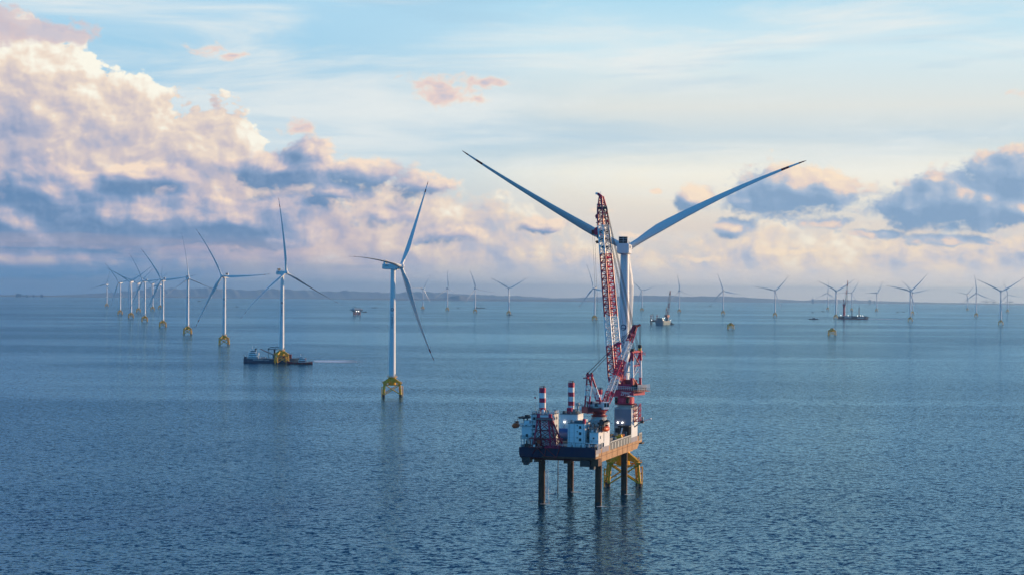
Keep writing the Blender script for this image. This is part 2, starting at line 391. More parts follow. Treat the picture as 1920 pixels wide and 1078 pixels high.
# ------------------------------------------------------------------ sea
def make_sea():
    NA = 288; R = [1.0]
    while R[-1] < 45000: R.append(max(R[-1] * 1.06, R[-1] + 6))
    vs = [(0, 0, 0)]; fs = []
    for r in R:
        for i in range(NA):
            a = 2 * math.pi * i / NA; vs.append((r * math.sin(a), r * math.cos(a), -r * r / (2 * R_EARTH)))
    for i in range(NA): fs.append((0, 1 + (i + 1) % NA, 1 + i))
    for k in range(len(R) - 1):
        o = 1 + k * NA; q = o + NA
        for i in range(NA):
            j = (i + 1) % NA; fs.append((o + i, o + j, q + j, q + i))
    me = bpy.data.meshes.new('sea'); me.from_pydata(vs, [], fs); me.update()
    me.polygons.foreach_set('use_smooth', [True] * len(fs))
    m = bpy.data.materials.new('sea_water'); m.use_nodes = True; t = NT(m.node_tree); b = m.node_tree.nodes['Principled BSDF']
    geo = t.n('ShaderNodeNewGeometry'); pos = geo.outputs['Position']; nrm = geo.outputs['Normal']
    def slope(scale, amp, rot, stretch, seed, det=3, ro=.5):
        mp = t.n('ShaderNodeMapping'); t.put(mp.inputs[0], pos)
        mp.inputs['Rotation'].default_value = (0, 0, rad(rot)); mp.inputs['Scale'].default_value = (scale / stretch, scale, 0)
        mp.inputs['Location'].default_value = (seed * 3.1, seed * 7.7, seed)
        c = t.noise(mp.outputs[0], 1.0, det, ro, .3)[1]
        return t.vm('SCALE', t.vm('MULTIPLY', t.vm('SUBTRACT', c, (.5, .5, .5)), (.8, 1, 0)), scale=amp)
    paw_p = t.vm('MULTIPLY', pos, (1 / 1500, 1 / 620, 0))
    paw = t.noise(paw_p, 1.0, 5, .6, .8)[0]
    amp = t.ss(paw, .38, .62, .55, 1.2)
    fine = t.vm("ADD", slope(1 / .75, 1.25, 12, 1.7, 1, 3, .6), slope(1 / 1.8, 1.15, -8, 1.8, 2))
    swell = t.vm("ADD", slope(1 / 5.0, .18, 18, 2.2, 3), slope(1 / 45.0, .06, 5, 2, 4))
    s = t.vm('ADD', t.vm('SCALE', fine, scale=amp), swell)
    nn = t.vm('NORMALIZE', t.vm('ADD', nrm, s))
    deepc = t.mix(t.ss(paw, .35, .7), (.003, .044, .082), (.004, .056, .100))
    t.put(b.inputs['Base Color'], deepc); b.inputs['Roughness'].default_value = .8; b.inputs['Specular IOR Level'].default_value = 0
    t.put(b.inputs['Normal'], nn)                # body colour of the water under a blue-tinted surface reflection
    gl = t.n('ShaderNodeBsdfGlossy'); gl.inputs['Color'].default_value = (.45, .79, 1.0, 1); gl.inputs['Roughness'].default_value = .10; t.put(gl.inputs['Normal'], nn)
    fr = t.n('ShaderNodeFresnel'); fr.inputs['IOR'].default_value = 1.333; t.put(fr.inputs['Normal'], nn)
    mx = t.n('ShaderNodeMixShader'); t.put(mx.inputs[0], fr.outputs[0]); t.put(mx.inputs[1], b.outputs[0]); t.put(mx.inputs[2], gl.outputs[0])
    t.t.links.new(mx.outputs[0], m.node_tree.nodes['Material Output'].inputs['Surface'])
    me.materials.append(m)
    return prop(link('sea', me), kind='structure')
make_sea()

# ------------------------------------------------------------------ far coast
def ridge(name, prof, dist, deep, seed, rough=.25):
    """land at a distance: prof = [(compass pixel x, height m)]; a grid of hills with real depth"""
    rnd = random.Random(seed); xs = [p[0] for p in prof]; n = 420; rows = 9
    ph = [(rnd.uniform(0, 6.3), rnd.uniform(.02, .5), rnd.uniform(.3, 1)) for _ in range(14)]
    vs = []; fs = []
    for i in range(n + 1):
        x = xs[0] + (xs[-1] - xs[0]) * i / n; h = float(np.interp(x, xs, [p[1] for p in prof]))
        az = math.atan((x - 960) / F_PX)
        for j in range(rows):
            k = j / (rows - 1); d = dist + deep * k
            X, Y = d * math.sin(az), d * math.cos(az)
            w = sum(a / (1 + f * 3) * math.sin(f * x + p + j * 1.7) for p, f, a in ph) / 5
            z = h * math.sin(math.pi * k) ** .6 * (1 + rough * w) if 0 < k < 1 else -6
            if j == 1: z = max(z * .55, 4)
            vs.append((X, Y, sea_z(X, Y) + z))
    for i in range(n):
        for j in range(rows - 1):
            a = i * rows + j; fs.append((a, a + rows, a + rows + 1, a + 1))
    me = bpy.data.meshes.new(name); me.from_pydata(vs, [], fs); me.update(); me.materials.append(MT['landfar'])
    me.polygons.foreach_set('use_smooth', [True] * len(fs))
    return prop(link(name, me), kind='structure')
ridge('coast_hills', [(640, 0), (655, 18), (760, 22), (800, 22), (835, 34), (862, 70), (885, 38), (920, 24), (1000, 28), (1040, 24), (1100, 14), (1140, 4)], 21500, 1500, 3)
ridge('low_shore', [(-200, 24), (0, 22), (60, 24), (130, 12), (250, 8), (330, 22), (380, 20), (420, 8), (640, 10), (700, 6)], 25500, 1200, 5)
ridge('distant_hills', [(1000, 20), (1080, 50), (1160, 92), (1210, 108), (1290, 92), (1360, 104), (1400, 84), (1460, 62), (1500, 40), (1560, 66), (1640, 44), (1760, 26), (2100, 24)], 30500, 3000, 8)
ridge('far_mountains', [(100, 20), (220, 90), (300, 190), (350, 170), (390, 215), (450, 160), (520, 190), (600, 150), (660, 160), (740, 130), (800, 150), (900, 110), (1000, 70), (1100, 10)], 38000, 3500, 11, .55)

# ------------------------------------------------------------------ haze
def make_haze():
    b = MB(); b.box((-46500, -46500, -160), (46500, 46500, 262), 'white')
    o = b.obj('haze'); m = bpy.data.materials.new('sea_haze'); m.use_nodes = True
    m.node_tree.nodes.clear(); t = NT(m.node_tree)
    pv = t.n('ShaderNodeVolumePrincipled'); pv.inputs['Density'].default_value = 3.0e-5
    pv.inputs['Color'].default_value = (.56, .80, 1.0, 1); pv.inputs['Anisotropy'].default_value = .72
    t.t.links.new(pv.outputs[0], t.n('ShaderNodeOutputMaterial').inputs['Volume'])
    o.data.materials.clear(); o.data.materials.append(m)
    return prop(o, kind='stuff')
make_haze()

# ------------------------------------------------------------------ wind turbines
ROTOR, HUB_H = 95.0, 115.0
def blade_mesh(pitch, sag=0.0):
    """one blade along +Z: round root, broad shoulder, slender prebent tip with two dark red bands"""
    st = [(1.6, 3.1, 3.1), (3.5, 3.1, 3.05), (7, 3.4, 2.8), (12, 4.5, 2.2), (18, 5.3, 1.75), (24, 5.0, 1.45), (32, 4.3, 1.15), (42, 3.5, .88),
          (53, 2.8, .66), (63, 2.25, .5), (72, 1.8, .38), (80, 1.45, .30), (82.6, 1.34, .28), (86.4, 1.15, .24), (91.2, .85, .18), (93.6, .55, .12), (95, .18, .05)]
    N = 16; b = MB(); rings = []
    for r, c, th in st:
        s = r / ROTOR; tw = rad(pitch) - rad(13) * max(0, 1 - s * 1.25) ** 1.5
        rd = max(0.0, min(1.0, (14 - r) / 10)); ring = []
        for i in range(N):
            a = 2 * math.pi * i / N
            x = math.cos(a); y = math.sin(a)
            k = .62 + .38 * rd
            px_ = (x + (1 - rd) * .35) * c * .50
            py_ = y * th / 2 * (1 - (1 - rd) * .55 * max(0, x) ** 1.5)
            X = px_ * math.cos(tw) - py_ * math.sin(tw); Y = px_ * math.sin(tw) + py_ * math.cos(tw)
            q = 7.6 * s ** 2.2; p = rad(max(-60, min(pitch, -46)))
            ring.append((X + q * math.sin(p) + sag * s ** 2, Y - q * math.cos(p), r))
        rings.append(ring)
    for k in range(len(st) - 1):
        m = 'deepred' if st[k][0] in (82.6, 91.2, 93.6) else 'blade'
        b.add(rings[k] + rings[k + 1], [(i, (i + 1) % N, N + (i + 1) % N, N + i) for i in range(N)], m, True)
    b.add(rings[-1], [tuple(range(N))], 'deepred')
    return b.mesh('blade')
BLADE, BLADE_R = blade_mesh(-86), blade_mesh(-20)

def jacket_mesh():
    b = MB(); hw = 7.6; tw = 6.6
    cs = [(-1, -1), (1, -1), (1, 1), (-1, 1)]
    for x, y in cs:
        b.tube((x * hw, y * hw, -6), (x * hw, y * hw, 1.6), .78, 'rust', n=12)
        b.tube((x * hw, y * hw, 1.6), (x * tw, y * tw, 11.8), .66, 'yellow', n=12)
        b.box((x * tw - 1.2, y * tw - 1.2, 10.6), (x * tw + 1.2, y * tw + 1.2, 11.5), 'yellow')
        b.box((x * tw - 1.9, y * tw - 1.9, 11.5), (x * tw + 1.9, y * tw + 1.9, 11.7), 'yellow')
        b.rail([(x * tw + i * 1.8, y * tw + j * 1.8, 11.7) for i, j in cs], 'yellow', closed=True, r=.06, step=1.8)
        # raking box girder with its deep web, from the can down to the leg head
        d = Vector((x, y, 0)).normalized(); n = Vector((-d.y, d.x, 0)); ri, ro = 3.0, tw * 1.414 + .8
        p = lambda r, z, s_: d * r + n * (s_ * .5) + Vector((0, 0, z))
        b.hexa([p(ri, 12.4, -1), p(ro, 10.9, -1), p(ro, 10.9, 1), p(ri, 12.4, 1), p(ri, 16.4, -1), p(ro, 12.3, -1), p(ro, 12.3, 1), p(ri, 16.4, 1)], 'yellow')
    for k in range(4):
        (x0, y0), (x1, y1) = cs[k], cs[(k + 1) % 4]
        lo, hi = 1.2, 10.4; f = lambda z: hw + (tw - hw) * max(0, (z - 1.6) / 10.2)
        b.tube((x0 * f(lo), y0 * f(lo), lo), (x1 * f(hi), y1 * f(hi), hi), .36, 'yellow', n=8)
        b.tube((x1 * f(lo), y1 * f(lo), lo), (x0 * f(hi), y0 * f(hi), hi), .36, 'yellow', n=8)
        b.tube((x0 * tw, y0 * tw, 10.0), (x1 * tw, y1 * tw, 10.0), .32, 'yellow', n=8)
    b.lathe([(3.2, 9.9), (3.35, 10.0), (3.35, 16.6), (3.15, 16.8)], 'yellow', 28)
    b.lathe([(4.6, 16.8), (4.6, 17.0)], 'yellow', 28)
    for (a0, a1) in ((0, 1),):
        pts = [(4.4 * math.cos(2 * math.pi * i / 14), 4.4 * math.sin(2 * math.pi * i / 14), 17.0) for i in range(14)]
        b.rail(pts, 'yellow', closed=True, r=.05, step=1.5)
    for i in range(3): b.box((3.3, -1.6 + i * 1.2, 12.0), (4.2, -.7 + i * 1.2, 14.6), 'dark')       # switch cabinets on the can
    return b.mesh('jacket')
JACKET = jacket_mesh()
def landing_mesh():
    b = MB()
    for x in (-.9, .9):
        b.tube((x, 0, -2), (x, 0, 8.6), .26, 'yellow', n=8)
        for z in (2.2, 5.2, 8.2): b.tube((x, 0, z), (x * .8, 2.6, z), .2, 'yellow', n=6)
    for i in range(14): b.tube((-.9, 0, .4 + i * .6), (.9, 0, .4 + i * .6), .07, 'yellow', n=4)
    b.tube((-.9, 0, 8.6), (.9, 0, 8.6), .2, 'yellow')
    return b.mesh('boat_landing')
LANDING = landing_mesh()
def tower_mesh():
    b = MB(); z0, z1 = 17.0, HUB_H - 2.5; r = lambda z: 3.08 + (2.1 - 3.08) * (z - z0) / (z1 - z0)
    prof = []
    for zz in (17, 17.2, 39.7, 40, 40.05, 40.35, 40.4, 40.7, 64, 79.9, 80.2, 80.25, 80.5, 80.55, 80.8, z1 - .3, z1):
        ex = .03 if zz in (40.05, 40.35, 80.25, 80.5) else 0
        prof.append((r(zz) + ex, zz))
    b.lathe(prof, 'tower', 40)
    return b.mesh('tower')
TOWER = tower_mesh()
def wrap(me, r, z):                              # bend flat lettering (x, y up) round the tower, facing -Y
    for v in me.vertices:
        a = v.co.x / r; rr = r + .03 + v.co.z
        v.co = Vector((rr * math.sin(a), -rr * math.cos(a), z + v.co.y))
    me.update(); return me
SIGN = wrap(text_mesh('广东能源集团', 1.95, 'lettering', 'bluelogo', .02, vertical=True), 2.58, 66.5)
def emblem_mesh(r, z):
    b = MB(); N = 28; R = 1.45
    b.add([(R * math.cos(2 * math.pi * i / N), R * math.sin(2 * math.pi * i / N), 0) for i in range(N)], [tuple(range(N))], 'bluelogo')
    arc = []
    for i in range(15):
        t = rad(35 + 250 * i / 14); arc += [(.98 * math.cos(t), .98 * math.sin(t), .03), (.72 * math.cos(t), .72 * math.sin(t), .03)]
    b.add(arc, [(2 * i, 2 * i + 1, 2 * i + 3, 2 * i + 2) for i in range(14)], 'lettering')
    b.add([(-.55, -.12, .03), (.35, -.12, .03), (.35, -.42, .03), (1.0, .05, .03), (.35, .5, .03), (.35, .16, .03), (-.55, .16, .03)], [tuple(range(7))], 'lettering')
    me = b.mesh('emblem'); bm = bmesh.new(); bm.from_mesh(me); bmesh.ops.triangulate(bm, faces=bm.faces); bmesh.ops.subdivide_edges(bm, edges=bm.edges, cuts=2)
    bm.to_mesh(me); bm.free(); return wrap(me, r, z)
EMBLEM = emblem_mesh(2.5, 77.0)
def door_mesh():
    b = MB(); b.box((-.55, -3.16, 17.4), (.55, -2.95, 19.8), 'grey'); b.box((-.7, -3.3, 17.05), (.7, -2.95, 17.3), 'grey'); return b.mesh('door')
DOOR = door_mesh()
def nacelle_mesh():
    b = MB(); h, w = 2.5, 3.0
    rings = []
    for y, kx, z0, z1 in ((-6.1, .74, -1.9, 2.0), (-4.0, 1, -2.45, 2.4), (6.0, 1, -2.45, 2.5), (9.6, .97, -2.1, 2.5)):
        x = w * kx; c = .45
        rings.append([(-x, y, z0 + c), (-x + c, y, z0), (x - c, y, z0), (x, y, z0 + c), (x, y, z1 - c), (x - c, y, z1), (-x + c, y, z1), (-x, y, z1 - c)])
    for a, c in zip(rings, rings[1:]): b.add(a + c, [(i, (i + 1) % 8, 8 + (i + 1) % 8, 8 + i) for i in range(8)], 'tower')
    b.add(rings[0], [tuple(range(8))[::-1]], 'tower'); b.add(rings[-1], [tuple(range(8))], 'tower')
    b.box((-3.02, -2.4, -.1), (-2.99, 9.4, 0), 'grey'); b.box((2.99, -2.4, -.1), (3.02, 9.4, 0), 'grey')
    b.rail([(-2.2, -1, 2.45), (-2.2, 5, 2.45)], 'grey', r=.05); b.rail([(2.2, -1, 2.45), (2.2, 5, 2.45)], 'grey', r=.05)
    b.tube((0, 3, 2.4), (0, 3, 5.4), .06, 'grey'); b.tube((0, -3, -3.0), (0, -3, -2.3), 1.9, 'tower', n=20)
    return b.mesh('nacelle')
NACELLE = nacelle_mesh()
def cooler_mesh():
    b = MB(); b.box((-2.1, 7.2, 2.5), (2.1, 8.6, 5.7), 'dark')
    for i in range(3): x = -2.15 + i * 2.1; b.box((x, 7.05, 2.5), (x + .1, 8.75, 5.8), 'white')
    for i in range(4): z = 2.52 + i * 1.08; b.box((-2.2, 7.0, z), (2.2, 8.8, z + .1), 'white')
    for i in range(11): b.box((-2.05, 8.6, 2.75 + i * .27), (2.05, 8.68, 2.84 + i * .27), 'glass')
    return b.mesh('cooler')
COOLER = cooler_mesh()
def hub_mesh():
    b = MB(); b.lathe([(.05, -9.6), (.9, -9.45), (1.7, -8.9), (2.3, -8.0), (2.5, -7.0), (2.5, -5.6), (2.35, -4.7), (2.2, -4.5)], 'tower', 28, axis='y')
    for k in range(3):
        t = rad(120 * k); d = Vector((math.sin(t), 0, math.cos(t))); b.tube(Vector((0, -6.6, 0)) + d * 1.2, Vector((0, -6.6, 0)) + d * 2.75, 1.72, 'tower', n=20)
    return b.mesh('hub')
HUB = hub_mesh()
NSIGN = text_mesh('广东能源', 1.25, 'lettering', 'bluelogo', .02)

def turbine(base, scale, psi, th0, label, group, jrot=20, sag=False, pitch=None, sign=True, yaw_abs=None):
    loc = on_sea(*base); v2 = Vector((loc.x, loc.y, 0)).normalized(); t = -v2; r = Vector((v2.y, -v2.x, 0))
    p = rad(psi); ux = r * math.cos(p) - t * math.sin(p); rz = math.atan2(ux.y, ux.x)
    root = empty('wind_turbine', loc, rz, label, 'wind turbine', group, scale)
    j = link('jacket', JACKET, root, rot=(0, 0, rad(jrot) - rz + math.atan2(r.y, r.x)))
    for k, (lx, ly, a) in enumerate(((-9.6, -5.8, -90), (9.9, 5.2, 90))):
        link('boat_landing', LANDING, j, loc=(lx, ly, 0), rot=(0, 0, rad(a)))
    tw = link('tower', TOWER, root)
    face = math.atan2(r.y, r.x) - rz - rad(9)
    if sign:
        link('lettering', SIGN, tw, rot=(0, 0, face)); link('emblem', EMBLEM, tw, rot=(0, 0, face))
    link('door', DOOR, tw, rot=(0, 0, face + rad(70)))
    na = link('nacelle', NACELLE, root, loc=(0, 0, HUB_H))
    link('cooler', COOLER, na)
    if sign:
        link('lettering', NSIGN, na, loc=(3.03, 5.4, .9), rot=(math.pi / 2, 0, math.pi / 2))
        link('lettering', NSIGN, na, loc=(-3.03, 5.4, .9), rot=(math.pi / 2, 0, -math.pi / 2))
    hb = link('hub', HUB, root, loc=(0, -1.8, HUB_H)); hb.rotation_mode = 'QUATERNION'
    tilt = Matrix.Rotation(rad(-5), 3, 'X')         # the rotor shaft points slightly upwards
    hb.rotation_quaternion = (tilt @ Matrix.Rotation(rad(th0), 3, 'Y')).to_quaternion()
    for k in range(3):
        th = rad(th0 + 120 * k)
        me = (BLADE if scale == 1 and psi > 0 else BLADE_R) if not sag else blade_mesh(pitch, sag * math.sin(th))
        bl = link('blade', me, root, loc=Vector((0, -1.8, HUB_H)) + tilt @ Vector((0, -6.6, 0))); bl.rotation_mode = 'QUATERNION'
        bl.rotation_quaternion = (tilt @ Matrix.Rotation(th, 3, 'Y')).to_quaternion()
        if pitch == -26: bl.scale = (1, 1, 1.018)
    return root
GL, GR = 'white turbines receding in a line on the left', 'distant turbines along the horizon'
TURB = [
 ((1168, 908.5), 1, 174, 61.2, 'big white turbine in front, its rotor behind the tall red and white crane boom', 'white turbines receding in a line on the left', 5, 3.6, -26),
 ((735, 742), 1, 60, 38, 'second nearest white turbine on a yellow jacket, alone on open water', GL, 4, .5, -86),
 ((528, 681), 1, 36, -2, 'white turbine on a yellow jacket in front of the dark cargo ship', GL, 14, 4, -86),
 ((420, 647), 1, -32, 90, 'white turbine with a level blade pointing right, next left from the cargo ship', GL, 8, 2, -32),
 ((351.5, 627), 1, 10, -5, 'white turbine with one upright blade, second left from the cargo ship', GL, 8, 0, 0),
 ((305, 613.5), 1, -28, 86, 'white turbine with small round tower emblem, third left from the cargo ship', GL, 8, 0, 0),
 ((271, 603), 1, -44, 88, 'white turbine with steeply raised left blade, fourth left from the cargo ship', GL, 8, 0, 0),
 ((245.5, 596), 1, -30, 60, 'hazy turbine with a Y shaped rotor, fifth left from the cargo ship', GL, 8, 0, 0),
 ((225, 590), 1, -40, 80, 'hazy turbine second from the left end of the turbine line', GL, 8, 0, 0),
 ((200, 575), 1, -30, 18, 'faintest far turbine at the very left end of the turbines', GL, 8, 0, 0),
 ((259.5, 585.5), 1, -34, 54, 'hazy back row turbine seen low between two nearer jackets on the left', GL, 8, 0, 0),
 ((286, 582), 1, -30, 60, 'pinkish far turbine of the back row left of a taller one', GL, 8, 0, 0),
 ((300, 579), 1, -30, 12, 'far turbine half hidden behind the third jacket left of the cargo ship', GL, 8, 0, 0),
 ((792.4, 580), .94, 40, 34, 'far turbine on the horizon just right of the second nearest turbine', GR, 30, 0, 0),
 ((838.7, 582.6), .94, 24, 0, 'far turbine with one blade straight up, beside the low wooded hill', GR, 12, 0, 0),
 ((890.7, 586), .94, 24, 104, 'far turbine with a flat barge at its foot', GR, 12, 0, 0),
 ((953.7, 589.5), .94, 6, 62, 'far turbine with a V of raised blades left of the crane rig', GR, 12, 0, 0),
 ((1114.6, 600), .94, -36, 102, 'turbine with its blade reaching behind the crane boom from the left', GR, 20, 0, 0),
 ((1203.6, 582.8), .94, -20, 76, 'far turbine just right of the big tower, left of the teal crane ship', GR, 20, 0, 0),
 ((1273.4, 585.6), .94, 28, 112, 'far turbine just right of the teal crane ship', GR, 12, 0, 0),
 ((1355.7, 588.8), .94, -8, 104, 'far turbine standing just left above the farther bare brown jacket', GR, 12, 0, 0),
 ((1453, 592.8), .94, 8, 44, 'far turbine alone between the two bare jackets', GR, 12, 0, 0),
 ((1552, 581), .94, -16, 6, 'faint turbine behind the left end of the long crane barge', GR, 12, 0, 0),
 ((1567, 597), .94, 18, 60, 'turbine at the left end of the long crane barge, V of raised blades', GR, 12, 0, 0),
 ((1596.6, 582.5), .94, 8, 32, 'faint turbine rising behind the middle of the long crane barge', GR, 12, 0, 0),
 ((1643.5, 583.5), .94, 32, 32, 'faint turbine just right of the long crane barge', GR, 12, 0, 0),
 ((1706.5, 602.5), .94, 6, 46, 'turbine overlapping a fainter one, rightwards from the crane barge', GR, 2, 0, 0),
 ((1710.6, 589.3), .94, 16, 80, 'fainter turbine directly behind the overlapping pair right of the barge', GR, 12, 0, 0),
 ((1813.7, 582), .94, -28, 44, 'faint turbine left of a taller upright bladed one near the right edge', GR, 12, 0, 0),
 ((1830.3, 593), .94, 8, -4, 'turbine with one blade straight up near the right edge', GR, 12, 0, 0),
 ((1876.3, 609), .94, 4, 60, 'nearest of the right edge turbines, V of raised blades', GR, 2, 0, 0),
 ((1889, 585), .94, 12, 104, 'faint turbine at the far right edge behind the nearest one there', GR, 12, 0, 0),
]
for base, sc, psi, th, lab, g, jr, sag, pit in TURB:
    turbine(base, sc, psi, th, lab, g, jr, sag, pit or -58, sign=True)

# ------------------------------------------------------------------ bare jackets waiting for their towers
for base, sc, jr, lab in (((1370, 617.3), .98, 18, 'bare brown jacket without a tower, the farther one left of the barge'),
                          ((1560, 629.3), .98, 16, 'bare yellow capped jacket without a tower, below the long crane barge')):
    loc = on_sea(*base); root = empty('jacket_foundation', loc, rad(jr) - math.atan2(loc.x, loc.y), lab, 'foundation', 'bare jackets', sc)
    link('frame', JACKET, root)
    link('boat_landing', LANDING, root, loc=(-9.6, -5.8, 0), rot=(0, 0, rad(-90)))
    b = MB(); b.lathe([(4.3, 17.0), (4.0, 17.3), (2.4, 17.9), (.1, 18.1)], 'grey', 24); b.obj('cap', root)

# ------------------------------------------------------------------ jack-up crane rig
RIG_C = Vector((33.58, 778.12, -.04)); RIG_A = math.atan2(-7.73, 24.76)
def RW(x, y, z=0.0):
    c, s = math.cos(RIG_A), math.sin(RIG_A); return RIG_C + Vector((x * c - y * s, x * s + y * c, z))
rig = empty('jack_up_rig', RIG_C, RIG_A, 'jack-up crane rig on four rusty legs with striped leg tops, navy bow and weathered side', 'jack-up rig')
DK, HB = 26.4, 20.6                                # deck and hull bottom above the sea
rnd = random.Random(4)

b = MB()                                         # hull
side = [(-45, DK), (-45, 22.6), (-41, 21.2), (-36, HB), (33, HB), (36.5, 22.4), (43, 22.4), (43, DK)]
n = len(side)
b.add([(-17, y, z) for y, z in side] + [(17, y, z) for y, z in side], [tuple(range(n))[::-1]], 'navy')
b.add([(17, y, z) for y, z in side], [tuple(range(n))], 'side')
for i in range(n):
    (y0, z0), (y1, z1) = side[i], side[(i + 1) % n]
    m = 'navy' if i == 0 else ('deepred' if i in (1, 2) else ('deck' if i == n - 1 else ('side' if i == 6 else 'dark')))
    b.add([(-17, y0, z0), (17, y0, z0), (17, y1, z1), (-17, y1, z1)], [(0, 1, 2, 3)], m)
b.box((17, -44.6, 24.6), (17.03, -36, DK), 'lilac'); b.box((17, -34, 24.5), (17.03, -22, DK + .4), 'lilac')
b.box((17, 20.8, 24.4), (17.03, 33.4, DK + .2), 'lilac'); b.box((16.9, -45.02, 23.6), (17.04, -40, 24.5), 'palegrey')
b.box((-6.9, -45.35, 23.2), (16.8, -44.9, 27.5), 'navy'); b.box((-6.9, -45.4, 22.4), (16.8, -45, 23.3), 'rust')      # bow bulwark
b.box((-17.2, -45.3, 23.3), (-8, -44.9, 26.8), 'navy')
for i in range(8): b.box((16.95, -44.8 + i * 9.6, 20.75), (17.06, -44.6 + i * 9.6, 24.4), 'rust')
b.box((17, -44, 23.1), (17.06, 36, 23.25), 'rust')
b.box((10, -44.7, 19.2), (14.5, -41.5, 22.0), 'dark'); b.box((15, -45, 19.6), (18.2, -40, 22.6), 'rust'); b.box((14, -44, 18.0), (16, -41, 20.6), 'dark')
b.box((-16.2, -44.4, 19.9), (-12.6, -40, 22.4), 'dark'); b.box((-11, -43, 20.3), (-8.5, -40, 21.4), 'rust'); b.tube((-14.5, -43.5, 19), (-14.5, -43.5, 21), 1.3, 'dark')
b.box((2, -42, 20), (5, -40, 21.3), 'rust'); b.box((17, 37, 22.4), (18.4, 42, 23), 'dark')
b.rail([(-16.8, -44, DK), (-16.8, 42.5, DK), (16.8, 42.5, DK), (16.8, 34.5, DK)], 'grey')
b.rail([(-6, -45.1, 27.5), (16.6, -45.1, 27.5), (16.9, -41, 27.5)], 'white', r=.06)
b.obj('hull', rig)

b = MB()                                         # bulwark along the sunny side, shade in its openings painted as dark sheets
for i in range(7):
    y = -19.5 + i * 5.6
    b.box((16.55, y, 24.2), (17.12, y + .55, 28.2), 'palegrey'); b.box((16.6, y + .55, 27.6), (17.1, y + 5.6, 28.1), 'palegrey')
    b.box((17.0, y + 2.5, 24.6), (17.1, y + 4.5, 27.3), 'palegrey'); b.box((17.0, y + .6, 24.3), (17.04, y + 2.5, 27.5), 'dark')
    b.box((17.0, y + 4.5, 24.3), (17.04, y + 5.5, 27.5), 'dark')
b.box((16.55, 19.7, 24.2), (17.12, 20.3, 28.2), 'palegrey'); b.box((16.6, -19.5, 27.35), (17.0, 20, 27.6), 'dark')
b.box((16.9, 36, 24), (17.2, 42, 27.6), 'palegrey'); b.box((17.0, 37, 24.3), (17.25, 38.6, 27.2), 'dark'); b.box((17.0, 39.6, 24.3), (17.25, 41.2, 27.2), 'dark')
b.obj('bulwark', rig)

def leg(x, y, top, kind):                         # round leg with racks; stripes above the deck are its own paint
    b = MB(); r = 1.5; H0 = 38.0
    b.lathe([(r + .05, -10), (r + .05, .9), (r + .03, 1.9)], 'dark', 24, (x, y, 0)); b.lathe([(r, 1.9), (r, H0)], 'rust', 24, (x, y, 0))
    bands = [(38.0, 'white'), (40.5, 'red'), (42.5, 'white'), (44.8, 'red'), (46.8, 'white'), (49.1, 'red'), (51.3, None)]
    for (z, m), (z2, _) in zip(bands, bands[1:]):
        if z2 <= top + .1: b.lathe([(r, z), (r, z2)], m, 24, (x, y, 0))
    for a in (-35, 55, 145, 235):
        c, s = math.cos(rad(a)), math.sin(rad(a)); px_, py_ = x + c * (r + .06), y + s * (r + .06)
        b.tube((px_, py_, -8), (px_, py_, H0), .17, 'rust', n=5)
        for i in range(24): b.tube((px_ + c * .1, py_ + s * .1, 1 + i * 1.5), (px_ + c * .1, py_ + s * .1, 1.7 + i * 1.5), .23, 'dark', n=5)
        if top > 45:
            b.tube((px_, py_, H0), (px_, py_, 46.6), .06, 'grey', n=4)
    if top > 45:
        b.rail([(x + 1.35 * math.cos(rad(45 * i)), y + 1.35 * math.sin(rad(45 * i)), top) for i in range(8)], 'grey', h=.8, closed=True, step=1)
        b.tube((x + .6, y, top), (x + .6, y, top + .9), .25, 'dark')
    return b.obj('leg', rig)
leg(-13, -24.1, 51.3, 0); leg(-13, 24.1, 51.3, 0); leg(13, -24.1, 51.3, 0); leg(13, 24.1, 38, 0)

def windows(parent, pts, w=.9, h=1.1, axis='y', name='window'):
    for x, y, z in pts:
        b = MB()
        if axis == 'y':
            b.box((x - w / 2 - .1, y - .05, z - h / 2 - .1), (x + w / 2 + .1, y, z + h / 2 + .1), 'grey'); b.box((x - w / 2, y - .08, z - h / 2), (x + w / 2, y - .05, z + h / 2), 'glass')
        else:
            b.box((x, y - w / 2 - .1, z - h / 2 - .1), (x + .05, y + w / 2 + .1, z + h / 2 + .1), 'grey'); b.box((x + .05, y - w / 2, z - h / 2), (x + .08, y + w / 2, z + h / 2), 'glass')
        b.obj(name, parent)
def clutter(b, x0, x1, y0, y1, z, k, mats=('grey', 'white', 'dark', 'palegrey'), hmax=1.3, smax=.9):
    for _ in range(k):
        x, y = rnd.uniform(x0, x1), rnd.uniform(y0, y1); s = rnd.uniform(.2, smax); h = rnd.uniform(.3, hmax); m = rnd.choice(mats)
        if rnd.random() < .4: b.tube((x, y, z), (x, y, z + h * 1.3), s * .3, m, n=8)
        else: b.box((x - s / 2, y - s * .6, z), (x + s / 2, y + s * .6, z + h), m)

# living quarters round the bow left leg
b = MB(); b.box((-14, -38, DK), (-4.8, -26.4, 40.3), 'white'); b.box((-14.15, -38.15, 40.3), (-4.65, -26.25, 40.55), 'grey'); b.box((-16.4, -26.4, DK), (-10, -20.5, 37), 'white')
for z in (30.2, 33.6, 37): b.box((-14.02, -38.04, z), (-4.78, -26.38, z + .12), 'palegrey')
b.rail([(-14, -38, 40.55), (-4.8, -38, 40.55), (-4.8, -26.4, 40.55)], 'white', r=.07, step=1.6)
clutter(b, -13.6, -5.2, -37.5, -27, 40.55, 26, hmax=1.5)
b.tube((-12.6, -37, 40.5), (-12.6, -37, 44), .06, 'grey'); b.lathe([(.05, 42.6), (.6, 42.3), (.75, 41.7), (.6, 41.1), (.3, 40.6)], 'white', 12, (-9.5, -35, 0)); b.tube((-6.2, -36, 40.5), (-6.2, -36, 43.2), .07, 'grey')
